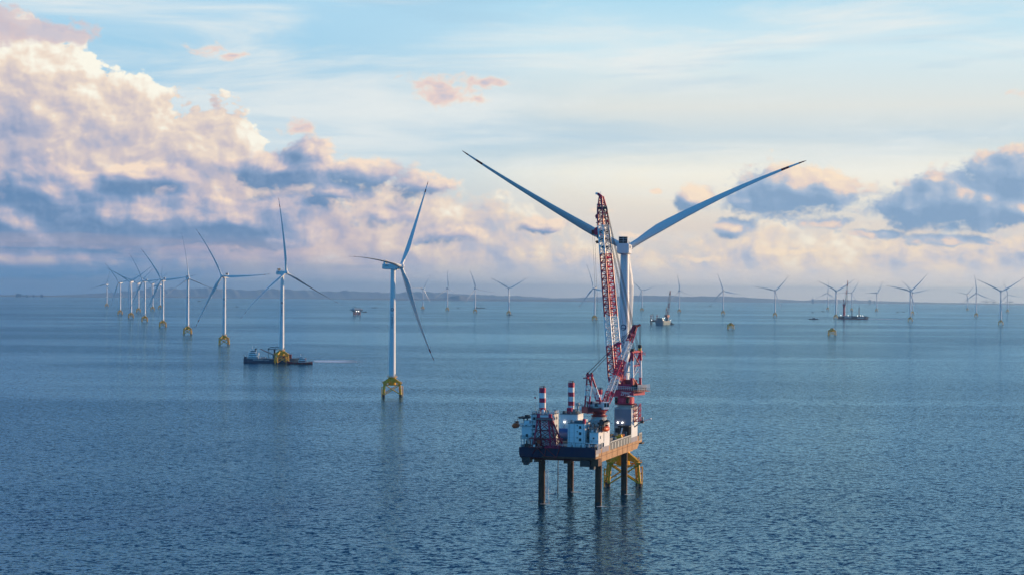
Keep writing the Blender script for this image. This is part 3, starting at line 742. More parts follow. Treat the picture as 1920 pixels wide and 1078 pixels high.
b.tube((-14.3, -30, 41), (-14.3, -30, 48), .05, 'grey'); b.box((-15.1, -30.03, 46.9), (-14.3, -29.97, 47.5), 'red')
for (x, z) in ((-10.5, 37.9), (-8, 37.9)): b.box((x, -38.4, z - .5), (x + 1, -38, z + .3), 'grey')
for x in (-13.4, -11.4, -5.4): b.tube((x, -38.12, DK), (x, -38.12, 40.2), .1, 'grey', n=5)
for y in (-36.8, -33.8, -30.8, -27.6): b.tube((-4.68, y, DK), (-4.68, y, 40.2), .1, 'palegrey', n=5)
for k in range(9): b.box((-13.9 + k * 1.02, -38.25, 30.3 + (k % 3) * 3.4), (-13.3 + k * 1.02, -38, 30.9 + (k % 3) * 3.4), 'grey')
acc = b.obj('living_quarters', rig)
windows(acc, [(-12.6, -38, z) for z in (38.7, 35.3, 31.9, 28.6)] + [(-10.2, -38, 38.7), (-6.6, -38, 38.7)])
windows(acc, [(-4.8, y, z) for z in (38.6, 35.1, 31.4) for y in (-35.6, -32.6, -29.4)], axis='x')
b = MB(); b.box((-18.6, -37, 29.9), (-14.2, -27, 35.0), 'white'); b.box((-19.6, -37.6, 35.0), (-14.02, -26.6, 35.25), 'palegrey'); b.box((-19.2, -37.4, 29.6), (-14.02, -27, 29.9), 'palegrey')
for y in (-37, -33, -29):
    for x in (-18.8, -17.2, -15.6): b.tube((x, y, DK), (x, y, 29.6), .16, 'white')
b.rail([(-19.5, -27, 35.25), (-19.5, -37.5, 35.25), (-14.1, -37.5, 35.25)], 'white', r=.07, step=1.3)
b.rail([(-19.1, -27, 29.9), (-19.1, -37.3, 29.9), (-14.1, -37.3, 29.9)], 'grey', r=.07, step=1.3)
for z in (30.2, 32, 33.8, 35.6, 37.4): b.box((-14.02, -38.9, z), (-12.9, -38.1, z + .12), 'grey')
b.box((-17.8, -36, 35.25), (-15.5, -33, 37.6), 'white'); clutter(b, -18.8, -14.6, -37, -30, 35.25, 10)
clutter(b, -16.5, -10, -43.5, -39, DK, 16, ('dark', 'dark', 'navy', 'grey'), 2.4, 1.6)
wing = b.obj('side_cabin', rig); windows(wing, [(-16.2, -37, 31.1)])
b = MB()                                         # davits that hold the lifeboat over the left side
for y in (-35.5, -30.5): b.line([(-17.5, y, 35.2), (-18.2, y, 38.4), (-20.6, y, 38.9)], .28, 'dark', 6)
b.box((-20.4, -36.3, 38.3), (-16.2, -29.8, 39.0), 'dark'); b.box((-18, -34.5, 39), (-16.6, -31.5, 39.8), 'dark'); b.obj('davit', rig)

# jack house round the stern left leg
b = MB(); b.box((-16.5, 18, DK), (-8.6, 30, 36.7), 'white'); b.box((-8.6, 19, DK), (-6.2, 29, 34), 'white'); b.box((-16.7, 17.8, 36.7), (-8.4, 30.2, 36.95), 'grey')
b.rail([(-16.5, 18, 36.95), (-8.6, 18, 36.95), (-8.6, 30, 36.95)], 'grey', r=.07, step=1.6); clutter(b, -16, -9, 18.4, 22, 36.95, 14)
b.box((-10.9, 19, 36.95), (-9.4, 21, 39.2), 'grey'); b.box((-14.3, 21.2, 36.95), (-11.9, 22.4, 39.6), 'red')
b.lathe([(.05, 40.2), (.7, 39.9), (.95, 39.2), (.7, 38.5), (.3, 37.9), (.3, 36.9)], 'white', 14, (-7.4, 22, 0))
b.line([(-9.2, 22, 37), (-9.2, 22, 41.6)], .4, 'palegrey', 8); b.tube((-9.2, 22, 41.3), (-4.6, 21, 40.2), .3, 'palegrey'); b.tube((-9.2, 22, 42.2), (-4.8, 21, 40.4), .06, 'cable'); b.box((-10.1, 21.3, 40.6), (-8.5, 22.8, 42), 'palegrey')
for i in range(6): b.line([(-16 + i * .4, 17.95, 29 + i), (-15.2 + i * .5, 17.95, 29.8 + i)], .05, 'grey')
b.obj('jack_house', rig)

# white deck house at the bow
b = MB(); b.box((3.7, -42, DK), (11.3, -33, 37.3), 'white'); b.box((3.6, -42.15, 29.0), (11.4, -42, 29.15), 'grey'); b.box((3.6, -42.1, 37.3), (11.4, -32.9, 37.5), 'grey')
b.box((6.2, -40.8, 37.5), (8.6, -37, 38.5), 'teal'); b.lathe([(.1, 38.7), (1.2, 38.4), (1.6, 37.5)], 'teal', 14, (8.2, -39, 0)); b.box((10.2, -41.4, 37.5), (11.2, -40, 39.4), 'red'); clutter(b, 4.2, 11, -41.5, -36, 37.5, 12, ('grey', 'white', 'teal'))
b.rail([(3.8, -42, 37.5), (11.2, -42, 37.5)], 'grey', r=.06, step=1.4)
for x in (5.4, 7.2, 9.8): b.tube((x, -42.1, 26.5), (x, -42.1, 29), .09, 'grey', n=5)
b.line([(4.2, -42.1, 28.2), (7.6, -42.1, 28.4), (7.6, -42.1, 27.2)], .07, 'grey')
for x in (4.4, 6.6, 10.7): b.tube((x, -42.1, 29.2), (x, -42.1, 37.2), .09, 'palegrey', n=5)
for z in (31.4, 33.4, 35.4): b.box((3.65, -42.03, z), (11.35, -42, z + .06), 'palegrey')
for y in (-40.4, -38, -35.6): b.tube((11.4, y, DK), (11.4, y, 37), .12, 'grey', n=5)
dh = b.obj('deck_house', rig)
windows(dh, [(9.25, -42, z) for z in (35.8, 33.15, 30.5)]); windows(dh, [(7.95, -42, z) for z in (36.6, 34, 31.3)], .3, .3); windows(dh, [(5.6, -42, 27.6), (9.7, -42, 27.6)], .6, 1.0)

# crane house round the bow right leg
b = MB(); b.box((8.9, -30.6, DK), (17, -20.5, 36.7), 'palegrey'); b.box((11.6, -36.6, DK), (14, -30.6, 34), 'palegrey')
b.lathe([(4.1, 36.7), (3.9, 37.4), (3.1, 39.3), (2.9, 39.4)], 'palegrey', 20, (13, -24.3, 0))
b.hexa([(8.9, -30.6, 36.7), (17, -30.6, 36.7), (17, -20.5, 36.7), (8.9, -20.5, 36.7), (10.6, -28, 38.6), (15.4, -28, 38.6), (15.4, -22, 38.6), (10.6, -22, 38.6)], 'palegrey')
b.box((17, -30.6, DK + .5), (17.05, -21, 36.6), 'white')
for z in (29, 31.4, 33.8, 35.6):                 # stairs and landings that clutter the shaded face
    b.box((11.3, -38.4, z), (14.4, -36.6, z + .12), 'grey'); b.rail([(11.3, -38.4, z + .12), (14.4, -38.4, z + .12)], 'grey', r=.06, step=.8)
    b.tube((11.5, -38.2, z), (14.2, -38.0, z - 2.3), .1, 'grey', n=5)
    for _ in range(5): x = rnd.uniform(11.4, 14); b.box((x, -36.9, z + .2), (x + rnd.uniform(.3, .8), -36.58, z + rnd.uniform(.8, 1.8)), rnd.choice(('dark', 'grey', 'white', 'palegrey')))
for _ in range(14):
    x, z = rnd.uniform(9.2, 16.5), rnd.uniform(34.4, 36.4); b.box((x, -30.9, z), (x + rnd.uniform(.3, .9), -30.58, z + rnd.uniform(.3, 1)), rnd.choice(('dark', 'grey', 'white')))
b.rail([(9, -30.5, 36.75), (17, -30.5, 36.75), (17, -21, 36.75)], 'grey', r=.06, step=1.4)
ch = b.obj('crane_house', rig); windows(ch, [(17.05, -25.5, 33)], 1, .8, 'x')
b = MB(); b.box((13.1, -40.6, 29.1), (17.02, -31.5, 33.6), 'white'); b.box((11.2, -41.4, 28.8), (17.3, -31.4, 29.1), 'white'); b.box((12.9, -40.9, 33.6), (17.3, -31.3, 33.85), 'palegrey')
for y in (-41, -38.6, -36.2, -33.8): b.box((16.7, y, DK), (17.05, y + .45, 28.8), 'white')
b.box((13.4, -40.6, DK), (16.5, -31.4, 28.8), 'dark'); b.rail([(12.9, -40.9, 33.85), (17.2, -40.9, 33.85)], 'grey', r=.06); b.rail([(11.3, -41.4, 29.1), (17.2, -41.4, 29.1)], 'grey', r=.06)
clutter(b, 13.2, 16.5, -40.4, -37, 33.85, 8, hmax=2.2); clutter(b, 11.6, 16.6, -44.3, -41.4, DK, 20, ('dark', 'grey', 'white', 'navy'), 2.2)
sc_ = b.obj('control_cabin', rig); windows(sc_, [(17.02, -37, 31.4)], 1.2, 1, 'x'); windows(sc_, [(14.9, -40.6, 31.2)], .6, .5)
b = MB()
for y in (-36.2, -31.2): b.line([(15.8, y, 33.8), (16.6, y, 37.6), (19.4, y, 38.2)], .26, 'dark', 6)
b.box((15.6, -36.8, 36.9), (18.6, -30.6, 37.7), 'dark'); b.box((16, -35, 37.7), (17.6, -32.5, 38.8), 'dark'); b.tube((17, -35.8, 37.5), (19.6, -35, 38.9), .3, 'dark'); b.obj('davit', rig)

# red A-frame on the bow
b = MB()
tl, tr = (-9.2, -44, 39.4), (-3.6, -44, 39.4)
b.box((-10.0, -44.6, 38.3), (-2.4, -43.4, 39.7), 'deepred'); b.box((-9.5, -44.5, 39.7), (-8.3, -43.5, 41.3), 'red'); b.box((-4.3, -44.5, 39.7), (-3.0, -43.5, 41.3), 'red'); b.rail([(-10, -44.7, 38.4), (-2.3, -44.7, 38.4)], 'palegrey', r=.08, h=.9)
LG = [((-9.4, -44, 38.4), (-10.9, -45, 27)), ((-8.4, -43.6, 38.4), (-9.0, -39, 27)), ((-4.4, -44, 38.4), (-3.0, -45, 27)), ((-3.4, -43.6, 38.4), (-1.6, -41, 27)), ((-2.7, -43.6, 38.4), (1.0, -38.4, DK))]
for p, q in LG: b.tube(p, q, .36, 'red', n=8)
def lp(k, t): return Vector(LG[k][0]).lerp(Vector(LG[k][1]), t)
for t0, t1 in ((0, .38), (.38, .72), (.72, 1)):
    for i, j in ((0, 2), (1, 3), (0, 1), (2, 3), (3, 4)):
        b.tube(lp(i, t0), lp(j, t1), .15, 'deepred', n=5); b.tube(lp(j, t0), lp(i, t1), .15, 'deepred', n=5); b.tube(lp(i, t1), lp(j, t1), .2, 'deepred', n=6)
b.obj('bow_frame', rig)
b = MB()                                         # outreach cages at the foot of the frame
def cage(x0, x1, y0, y1, z0, z1, m, k):
    for x in np.linspace(x0, x1, k):
        b.tube((x, y0, z0), (x, y0, z1), .13, m, n=5); b.tube((x, y1, z0), (x, y1, z1), .13, m, n=5); b.tube((x, y0, z0), (x, y1, z0), .13, m, n=5); b.tube((x, y0, z1), (x, y1, z1), .13, m, n=5)
    for y in (y0, y1):
        for z in (z0, z1): b.tube((x0, y, z), (x1, y, z), .2, m, n=6)
    xs = np.linspace(x0, x1, k)
    for i in range(k - 1): b.tube((xs[i], y0, z0 if i % 2 else z1), (xs[i + 1], y0, z1 if i % 2 else z0), .11, m, n=5)
cage(-12.2, -6.2, -47.2, -44.6, 27.0, 30.8, 'deepred', 5); cage(-4.8, 1.2, -47.2, -41, 27.1, 30.6, 'red', 6)
b.box((-11.8, -47, 27.0), (-7, -45, 27.2), 'palegrey'); b.box((-8.7, -46.2, 27.2), (-7.6, -45.2, 30), 'orange'); clutter(b, -11.5, -6.8, -46.8, -45, 27.2, 7)
for p, q in (((-4.6, -47.2, 27), (-.4, -45.4, 22.8)), ((-9, -46, 27), (-5.5, -45.5, 23.2)), ((-9, -46, 27), (-11, -45.5, 24)), ((-.4, -45.4, 22.8), (1.2, -45.5, 27)), ((-5.5, -45.5, 23.2), (-4.6, -47.2, 27)), ((-5.5, -45.5, 23.2), (-.4, -45.4, 22.8))): b.tube(p, q, .16, 'deepred', n=6)
b.tube((-5.2, -47.3, 27.0), (1.6, -41, 28.0), .34, 'red'); b.obj('outreach_cage', rig)
b = MB(); b.tube((-17.3, 17.6, -4), (-17.3, 17.6, 21.5), .22, 'dark', n=8); b.box((-17.8, 16.9, 21), (-16.8, 18.2, 22), 'dark'); b.obj('drain_pipe', rig)

# big crane over the stern right leg
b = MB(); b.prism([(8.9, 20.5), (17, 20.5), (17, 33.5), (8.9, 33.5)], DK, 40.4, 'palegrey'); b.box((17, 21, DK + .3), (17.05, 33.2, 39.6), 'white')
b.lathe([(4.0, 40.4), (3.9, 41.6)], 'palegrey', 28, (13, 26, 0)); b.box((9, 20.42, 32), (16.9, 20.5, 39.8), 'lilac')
for x in (11.2, 14.3): b.box((x, 20.4, DK), (x + .06, 20.5, 40), 'grey')
for z in (30, 32.4, 34.8): b.box((9.2, 20.38, z), (9.8, 20.5, z + .9), 'grey')
ped = b.obj('crane_pedestal', rig)
for x, z in ((10.7, 33.6), (12.9, 33.6)):
    f = MB(); f.box((x - .12, 20.0, z - .3), (x + .12, 20.5, z - .1), 'grey'); f.lathe([(.05, 19.7), (.30, 19.75), (.32, 20.0), (.1, 20.2)], 'lamp', 12, (x, 0, z), axis='y'); f.obj('floodlight', ped)
f = MB(); f.lathe([(.05, 17.4), (.28, 17.45), (.3, 17.7), (.1, 17.9)], 'lamp', 12, (-14.3, 0, 33.2), axis='y'); f.box((-14.5, 17.7, 33.0), (-14.1, 18.0, 33.3), 'grey'); f.obj('floodlight', rig)
b = MB()                                         # red stair tower on the pedestal's sunny side
for x, y in ((17.3, 24.5), (19.6, 24.5), (17.3, 28.5), (19.6, 28.5)): b.tube((x, y, 33.8), (x, y, 41.2), .16, 'red', n=6)
for z in (33.8, 36.2, 38.6, 41.0):
    b.box((17.1, 24.3, z), (19.8, 28.7, z + .1), 'deepred'); b.rail([(19.7, 24.4, z), (19.7, 28.6, z)], 'red', r=.08, step=1); b.rail([(17.2, 24.4, z), (19.7, 24.4, z)], 'red', r=.08, step=1)
    if z < 40: b.tube((17.6, 24.4, z), (19.4, 28.4, z + 2.4), .12, 'red', n=5); b.tube((17.3, 24.5, z), (19.6, 24.5, z + 2.4), .09, 'red', n=5)
b.obj('stair_tower', rig)
b = MB(); b.tube((17, 27, 31.2), (21.2, 27, 34.4), .35, 'palegrey'); b.tube((20.4, 27, 33.8), (25.2, 26, 35.4), .32, 'white'); b.tube((20.8, 27, 33), (20.8, 27, 36), .5, 'palegrey'); b.box((20, 26, 33.2), (21.4, 28, 34.3), 'dark'); b.obj('provision_davit', rig)
b = MB()                                         # dark shelter at the pedestal foot
for x in (11.8, 17 - .2, 14.4):
    for y in (16.5, 20): b.bar((x, y, DK), (x, y, 32), .22, 'dark')
b.box((11.6, 16.2, 31.9), (17, 20.3, 32.4), 'dark'); b.box((12.2, 19.4, DK), (16.6, 20.3, 31.6), 'dark'); b.box((13, 18, DK), (15.4, 19.4, 29.5), 'teal'); b.box((9.6, 19.6, 29), (11.3, 20.35, 31), 'dark'); b.obj('shelter', rig)

hd = Vector((-.886, .463, 0)).normalized(); lat = Vector((-hd.y, hd.x, 0)); CC = Vector((13, 26, 0))
def CR(f, l, z): return CC + hd * f + lat * l + Vector((0, 0, z))
b = MB()
b.lathe([(3.9, 41.6), (5.2, 41.7), (5.2, 42.1), (4.0, 42.3)], 'deepred', 30, (13, 26, 0)); b.lathe([(3.95, 42.2), (3.95, 45.2)], 'red', 30, (13, 26, 0))
def cbox(f0, f1, l0, l1, z0, z1, m, zf=None):
    b.hexa([CR(f0, l0, zf or z0), CR(f1, l0, z0), CR(f1, l1, z0), CR(f0, l1, zf or z0), CR(f0, l0, z1), CR(f1, l0, z1), CR(f1, l1, z1), CR(f0, l1, z1)], m)
cbox(-8.2, 5.4, -4.0, 4.0, 45.0, 48.4, 'red', 46.4); cbox(-8.9, 4.4, -4.9, 4.9, 48.42, 48.7, 'deepred'); cbox(-10.5, -4, -5.0, 3.8, 48.1, 48.4, 'deepred')
cbox(5.0, 6.6, -3.6, -2.2, 46.2, 50.4, 'red'); cbox(5.0, 6.6, 2.2, 3.6, 46.2, 50.4, 'red')
for f, l in ((-6.6, -2.2), (-6.6, 2.0), (-3.4, -2.3), (-3.4, 2.0), (-.4, 0)):
    b.tube(CR(f, l - 1.5, 50), CR(f, l + 1.5, 50), 1.25, 'dark', n=16); b.box(CR(f, l, 48.7) - Vector((1, 1, 0)), CR(f, l, 49.6) + Vector((1, 1, 0)), 'grey')
cbox(1.2, 4.2, 1.8, 4.7, 48.7, 52.9, 'white'); cbox(1.5, 2.6, 4.7, 4.76, 50.6, 52.2, 'glass'); cbox(-8.8, -7.0, -4.6, 2, 48.7, 51.2, 'dark')
b.rail([CR(-10.4, -5, 48.4), CR(-10.4, 3.7, 48.4), CR(-8.9, 4.9, 48.7), CR(4.2, 4.9, 48.7)], 'white', r=.08, h=1.6, step=1.1); b.rail([CR(-10.4, -5, 48.4), CR(4.2, -4.9, 48.7)], 'white', r=.08, h=1.4, step=1.1)
b.rail([CR(-10.4, -4.9, 49.8), CR(-10.4, 3.6, 49.8)], 'white', r=.1, h=1.4, step=.7)
b.tube(CR(3.0, 2.6, 43.6), CR(3.9, 3.4, 43.6), 1.4, 'dark', n=14); b.tube(CR(-3.4, 2.6, 42.8), CR(-3.8, 3.0, 45), .8, 'dark', n=12)
cbox(-6.4, 4.6, 3.3, 4.1, 48.7, 51.4, 'red'); cbox(-6.4, 4.6, -4.1, -3.3, 48.7, 51.4, 'red'); cbox(-5.6, -1.2, -1.6, 2.6, 50.2, 53.4, 'deepred'); cbox(2.6, 5.8, -2.8, 2.8, 49, 55.4, 'red'); mc = b.obj('big_crane', rig)
# lettering on the drum house, facing the bow
tm = text_mesh('ZPMC', 2.5, 'lettering', 'lettering', .04); o = link('lettering', tm, mc)
o.location = CR(-3.6, 4.07, 46.9)
fx = hd * -1; o.rotation_euler = Matrix(((fx.x, 0, lat.x), (fx.y, 0, lat.y), (0, 1, 0))).to_euler()
b = MB(); FOOT, TIP = CR(5.8, 0, 49.4), CR(3.5 + 13.2, 0, 140.6)
def mb(t): return 'red' if t < .22 or .367 < t < .70 or t > .84 else 'white'
b.lattice(FOOT, FOOT.lerp(TIP, .985), [(0, 6.0, 2.0), (.06, 6.0, 4.0), (.2, 5.6, 3.4), (.84, 4.4, 3.0), (.93, 3.4, 2.9), (1, 1.0, 1.5)], 46, mb, .40, .17, lat)
tp = lambda t, f=0, l=0: FOOT.lerp(TIP, t) + hd * f + lat * l
b.hexa([tp(.920, -1.6, -1.7), tp(.920, 1.6, -1.7), tp(.920, 1.6, 1.7), tp(.920, -1.6, 1.7), tp(.932, -1.6, -1.7), tp(.932, 1.6, -1.7), tp(.932, 1.6, 1.7), tp(.932, -1.6, 1.7)], 'dark')
for t in (.72, .76, .80): b.tube(tp(t, 0, -2.0), tp(t, 0, 2.0), .75, 'dark', n=12)
b.tube(tp(.94, .3, -.4), tp(.945, 3.2, -.4), .45, 'palegrey'); b.tube(tp(.93, 1.2, -.4), tp(.945, 3.2, -.4), .25, 'red')
b.tube(tp(.985), tp(1.0, 1.8), .7, 'red'); b.box(tp(1.0, 2.6) - Vector((.6, .6, .3)), tp(1.0, 2.6) + Vector((.6, .6, .7)), 'white'); b.tube(tp(1.0, .6), tp(1.0, 2.8), .3, 'white'); b.tube(tp(1.0, .2), tp(1.012, .2), .1, 'white')
for k in range(11): t = .41 + k * .026; b.tube(tp(t, -1.5, -2.4), tp(t, -1.5, 2.4), .2, 'red', n=6)
for l in (-.5, .5): b.tube(tp(.05, 1.2, l), tp(.93, .9, l), .09, 'grey', n=5)
b.tube(tp(.25, -1.2, .9), tp(.80, -.8, .9), .22, 'grey', n=6)
b.obj('boom', mc)
b = MB()                                         # mast behind the boom
top = lambda l: CR(-6.2, l, 66.4)
for l in (-2.9, 2.9):
    z0, z1, z2, z3 = 48.6, 54.4, 62.4, 67.2
    for za, zb, m in ((z0, z1, 'red'), (z1, z2, 'white'), (z2, z3, 'red')): b.tube(CR(-6.6, l, za), CR(-6.2, l, zb), .62, m, n=10)
    for ta, tb, m in ((0, .3, 'red'), (.3, .75, 'white'), (.75, 1, 'red')):
        p, q = CR(1.0, l * .9, 48.7), top(l); b.tube(p.lerp(q, ta), p.lerp(q, tb), .55, m, n=10)
    b.tube(CR(-6.5, l, 57), CR(-2.4, l * .9, 57), .25, 'white'); b.tube(CR(-6.5, l, 60.5), CR(-3.8, l, 60.5), .2, 'red')
b.tube(top(-3.8), top(3.8), .7, 'red', n=10); b.tube(CR(-6.4, -2.9, 60), CR(-6.3, 2.9, 66), .25, 'red'); b.tube(CR(-6.4, 2.9, 54), CR(-6.4, -2.9, 60), .22, 'white'); b.tube(CR(-6.4, 2.9, 60), CR(-6.4, -2.9, 60), .25, 'red')
b.tube(CR(-6.5, -2.9, 49), CR(-6.4, 2.9, 55), .3, 'red')
b.rail([top(-4) + hd * -2 + Vector((0, 0, -2)), top(4) + hd * -2 + Vector((0, 0, -2))], 'red', r=.1, h=1.6); b.box(top(2.6) + Vector((-1.2, -1.2, .2)), top(2.6) + Vector((.8, .8, 1.5)), 'dark')
b.lattice(CR(-1.4, 3.4, 48.7), CR(-1.4, 3.4, 63), [(0, 1.5, 1.5), (1, 1.5, 1.5)], 9, lambda t: 'red', .12, .08, lat); b.obj('mast', mc)
b = MB()
for l in (-2.4, -1.9, -1.4, -.9, .9, 1.4, 1.9, 2.4): b.tube(top(l) + Vector((0, 0, .5)), tp(.93, -1.6, l * .6), .075, 'cable', n=4, cap=False)
for l in (-.8, .8): b.tube(CR(-3.4, l, 51), tp(.96, -.6, l * .5), .06, 'cable', n=4, cap=False)
b.obj('pendant_ropes', mc)
for nm, t, f, zt, zh, sc in (('hook_block', .945, 3.1, 134.4, 128.8, 1.0), ('hook_block', .90, 2.6, 129.0, 121.0, 1.7)):
    b = MB(); p = tp(t, f, -.4 if sc == 1 else .3); x, y = p.x, p.y
    for l in (-.3, .3): b.tube((x + l * sc, y, p.z if sc == 1 else tp(.93).z), (x + l * sc, y, zh + 2 * sc), .07, 'cable', n=4, cap=False)
    b.tube((x, y - .5 * sc, zh + 1.2 * sc), (x, y + .5 * sc, zh + 1.2 * sc), 1.05 * sc, 'red', n=14); b.box((x - .8 * sc, y - .55 * sc, zh), (x + .8 * sc, y + .55 * sc, zh + 1.6 * sc), 'red'); b.tube((x, y, zh - .9 * sc), (x, y, zh), .28 * sc, 'dark')
    b.line([(x, y, zh - .8 * sc), (x + .7 * sc, y, zh - 1.2 * sc), (x + .6 * sc, y, zh - 1.9 * sc), (x - .1, y, zh - 2.2 * sc), (x - .6 * sc, y, zh - 1.7 * sc)], .2 * sc, 'dark', 6)
    if sc == 1: b.tube((x, y, zh - 2), (x, y, 118), .04, 'cable', n=4); b.box((x - .5, y - .3, 117), (x + .5, y + .3, 118.4), 'dark')
    else: b.tube((x - 2.6, y, 121), (x + .9, y, 60), .05, 'cable', n=4); b.tube((x - 1.6, y, 121), (x + 1.7, y, 56), .05, 'cable', n=4); b.box((x - 3, y - .6, zh + .4), (x - 1.4, y + .6, zh + 2.4), 'deepred')
    b.obj(nm, mc)

# smaller crane over the bow right leg
sh = Vector((.705, .709, 0)).normalized(); sl = Vector((-sh.y, sh.x, 0)); SC = Vector((13, -24.1, 0))
def SR(f, l, z): return SC + sh * f + sl * l + Vector((0, 0, z))
b = MB()
b.lathe([(2.9, 39.4), (3.6, 39.5), (3.6, 39.9), (2.8, 40.1), (2.8, 41.2), (3.3, 41.3), (3.3, 41.8), (2.6, 42)], 'deepred', 26, (13, -24.1, 0))
def sbox(f0, f1, l0, l1, z0, z1, m): b.hexa([SR(f0, l0, z0), SR(f1, l0, z0), SR(f1, l1, z0), SR(f0, l1, z0), SR(f0, l0, z1), SR(f1, l0, z1), SR(f1, l1, z1), SR(f0, l1, z1)], m)
sbox(-7.2, 3.0, -2.6, -1.7, 42, 43.4, 'deepred'); sbox(-7.2, 3.0, 1.7, 2.6, 42, 43.4, 'deepred'); sbox(-7.4, -4.4, -2.6, 2.6, 41.0, 43.8, 'deepred'); sbox(-4.4, -1.8, 1.7, 3.4, 43.4, 46, 'dark')
sbox(-4.6, -2.2, -3.6, -1.8, 43.4, 46.2, 'palegrey'); sbox(-4.4, -2.4, -3.66, -3.6, 44, 45.6, 'glass')
sbox(-.4, 2.6, -4.4, -1.8, 42.8, 46.0, 'white'); sbox(-.1, 1.0, -4.46, -4.4, 43.8, 45.6, 'glass'); sbox(1.4, 2.4, -4.46, -4.4, 43.8, 45.6, 'glass'); sbox(2.6, 2.66, -4.1, -2.2, 43.8, 45.6, 'glass')
for l in (-2, 2): b.tube(SR(3.0, l, 42.6), SR(1.2, l, 42.2), .7, 'red')
b.rail([SR(-7, -2.6, 43.8), SR(-.4, -4.4, 43.8)], 'white', r=.06, step=1); clutter(b, 8.5, 12, -30, -26, 43.4, 8, ('dark', 'grey'))
sc2 = b.obj('small_crane', rig)
b = MB(); F2, T2 = SR(2.6, 0, 43.2), SR(18.2, 0, 78.9)
def mb2(t): return 'red' if t < .18 or .37 < t < .58 or t > .79 else 'white'
b.lattice(F2, T2, [(0, 3.6, 1.0), (.12, 3.4, 2.0), (.8, 2.4, 1.9), (.93, 1.6, 1.8), (1, 1.2, 1.4)], 26, mb2, .24, .12, sl)
q = lambda t, f=0, l=0: F2.lerp(T2, t) + sh * f + sl * l
b.tube(q(.93, 0, -1), q(1.0, .2, -.6), .5, 'deepred'); b.tube(q(.93, 0, 1), q(1.0, .2, .6), .5, 'deepred'); b.tube(q(.99, -.4), q(1.02, 2.4), .5, 'deepred'); b.tube(q(1.0, 0, -1), q(1.0, 0, 1), .8, 'deepred', n=12); b.tube(q(.87, -.4, -1.3), q(.87, -.4, 1.3), .7, 'deepred', n=12)
for k in range(9): t = .38 + k * .022; b.tube(q(t, -.8, -1.4), q(t, -.8, 1.4), .22, 'red', n=5)
for l in (-.4, .4): b.tube(q(.06, -.6, l), q(.93, -.6, l), .12, 'palegrey', n=5)
b.tube(q(.05, -.7, -1.3), q(.15, -.9, -1.3), .5, 'deepred'); b.obj('boom', sc2)
b = MB(); AP = lambda l: SR(-5.0, l, 57.6)
for l in (-1.7, 1.7):
    for za, zb, m in ((43.4, 48.6, 'red'), (48.6, 53, 'white'), (53, 57.6, 'red')): b.tube(SR(-6.2 + (za - 43.4) * .08, l * 1.1, za), SR(-6.2 + (zb - 43.4) * .08, l * 1.1, zb), .36, m, n=8)
    for ta, tb, m in ((0, .3, 'red'), (.3, .62, 'white'), (.62, 1, 'red')):
        p, r_ = SR(.6, l, 44), AP(l); b.tube(p.lerp(r_, ta), p.lerp(r_, tb), .42, m, n=8)
b.tube(AP(-2.4), AP(2.4), .55, 'red', n=10); b.tube(AP(-1.6) + Vector((0, 0, .4)), AP(-1.6) + Vector((0, 0, 1.2)), .5, 'deepred'); b.tube(AP(1.6) + Vector((0, 0, .4)), AP(1.6) + Vector((0, 0, 1.2)), .5, 'deepred')
for z in (46, 48.6, 51, 53.6): b.tube(SR(-5.9, -1.8, z), SR(-5.8, 1.8, z), .16, 'red', n=5); b.tube(SR(-5.9, -1.8, z - 2.4), SR(-5.8, 1.8, z), .1, 'palegrey', n=5)
b.box(AP(0) + sh * -2.2 + Vector((-.8, -.8, -1.4)), AP(0) + sh * -1 + Vector((.4, .4, -.9)), 'red'); b.obj('mast', sc2)
b = MB()
for l in (-1.6, -1.2, 1.2, 1.6):
    b.line([AP(l) + Vector((0, 0, 1)), AP(l).lerp(q(1.0, 0, l * .5), .62) + Vector((0, 0, .3)), q(1.0, 0, l * .4)], .075, 'cable', 4)
for l in (-1.4, 1.4):
    p = AP(l).lerp(q(1.0, 0, l * .5), .62) + Vector((0, 0, .3)); b.tube(p - sh * 1.2 - Vector((0, 0, .6)), p + sh * .9 + Vector((0, 0, .5)), .6, 'red', n=10)
b.obj('pendant_ropes', sc2)
b = MB(); e = q(1.02, 2.3)
for i, (dx_, dy_) in enumerate(((-.5, 0), (-.2, .2), (.2, -.2), (.5, 0))): b.tube((e.x + dx_, e.y + dy_, e.z - .3), (e.x + dx_ * .6, e.y + dy_, 70.4), .06, 'cable', n=4, cap=False)
b.tube((e.x, e.y - .6, 70), (e.x, e.y + .6, 70), .85, 'dark', n=12); b.box((e.x - .6, e.y - .5, 68.2), (e.x + .6, e.y + .5, 70), 'yellow'); b.line([(e.x, e.y, 68.2), (e.x + .5, e.y, 67.4), (e.x, e.y, 66.8), (e.x - .4, e.y, 67.2)], .15, 'dark'); b.obj('hook_block', sc2)

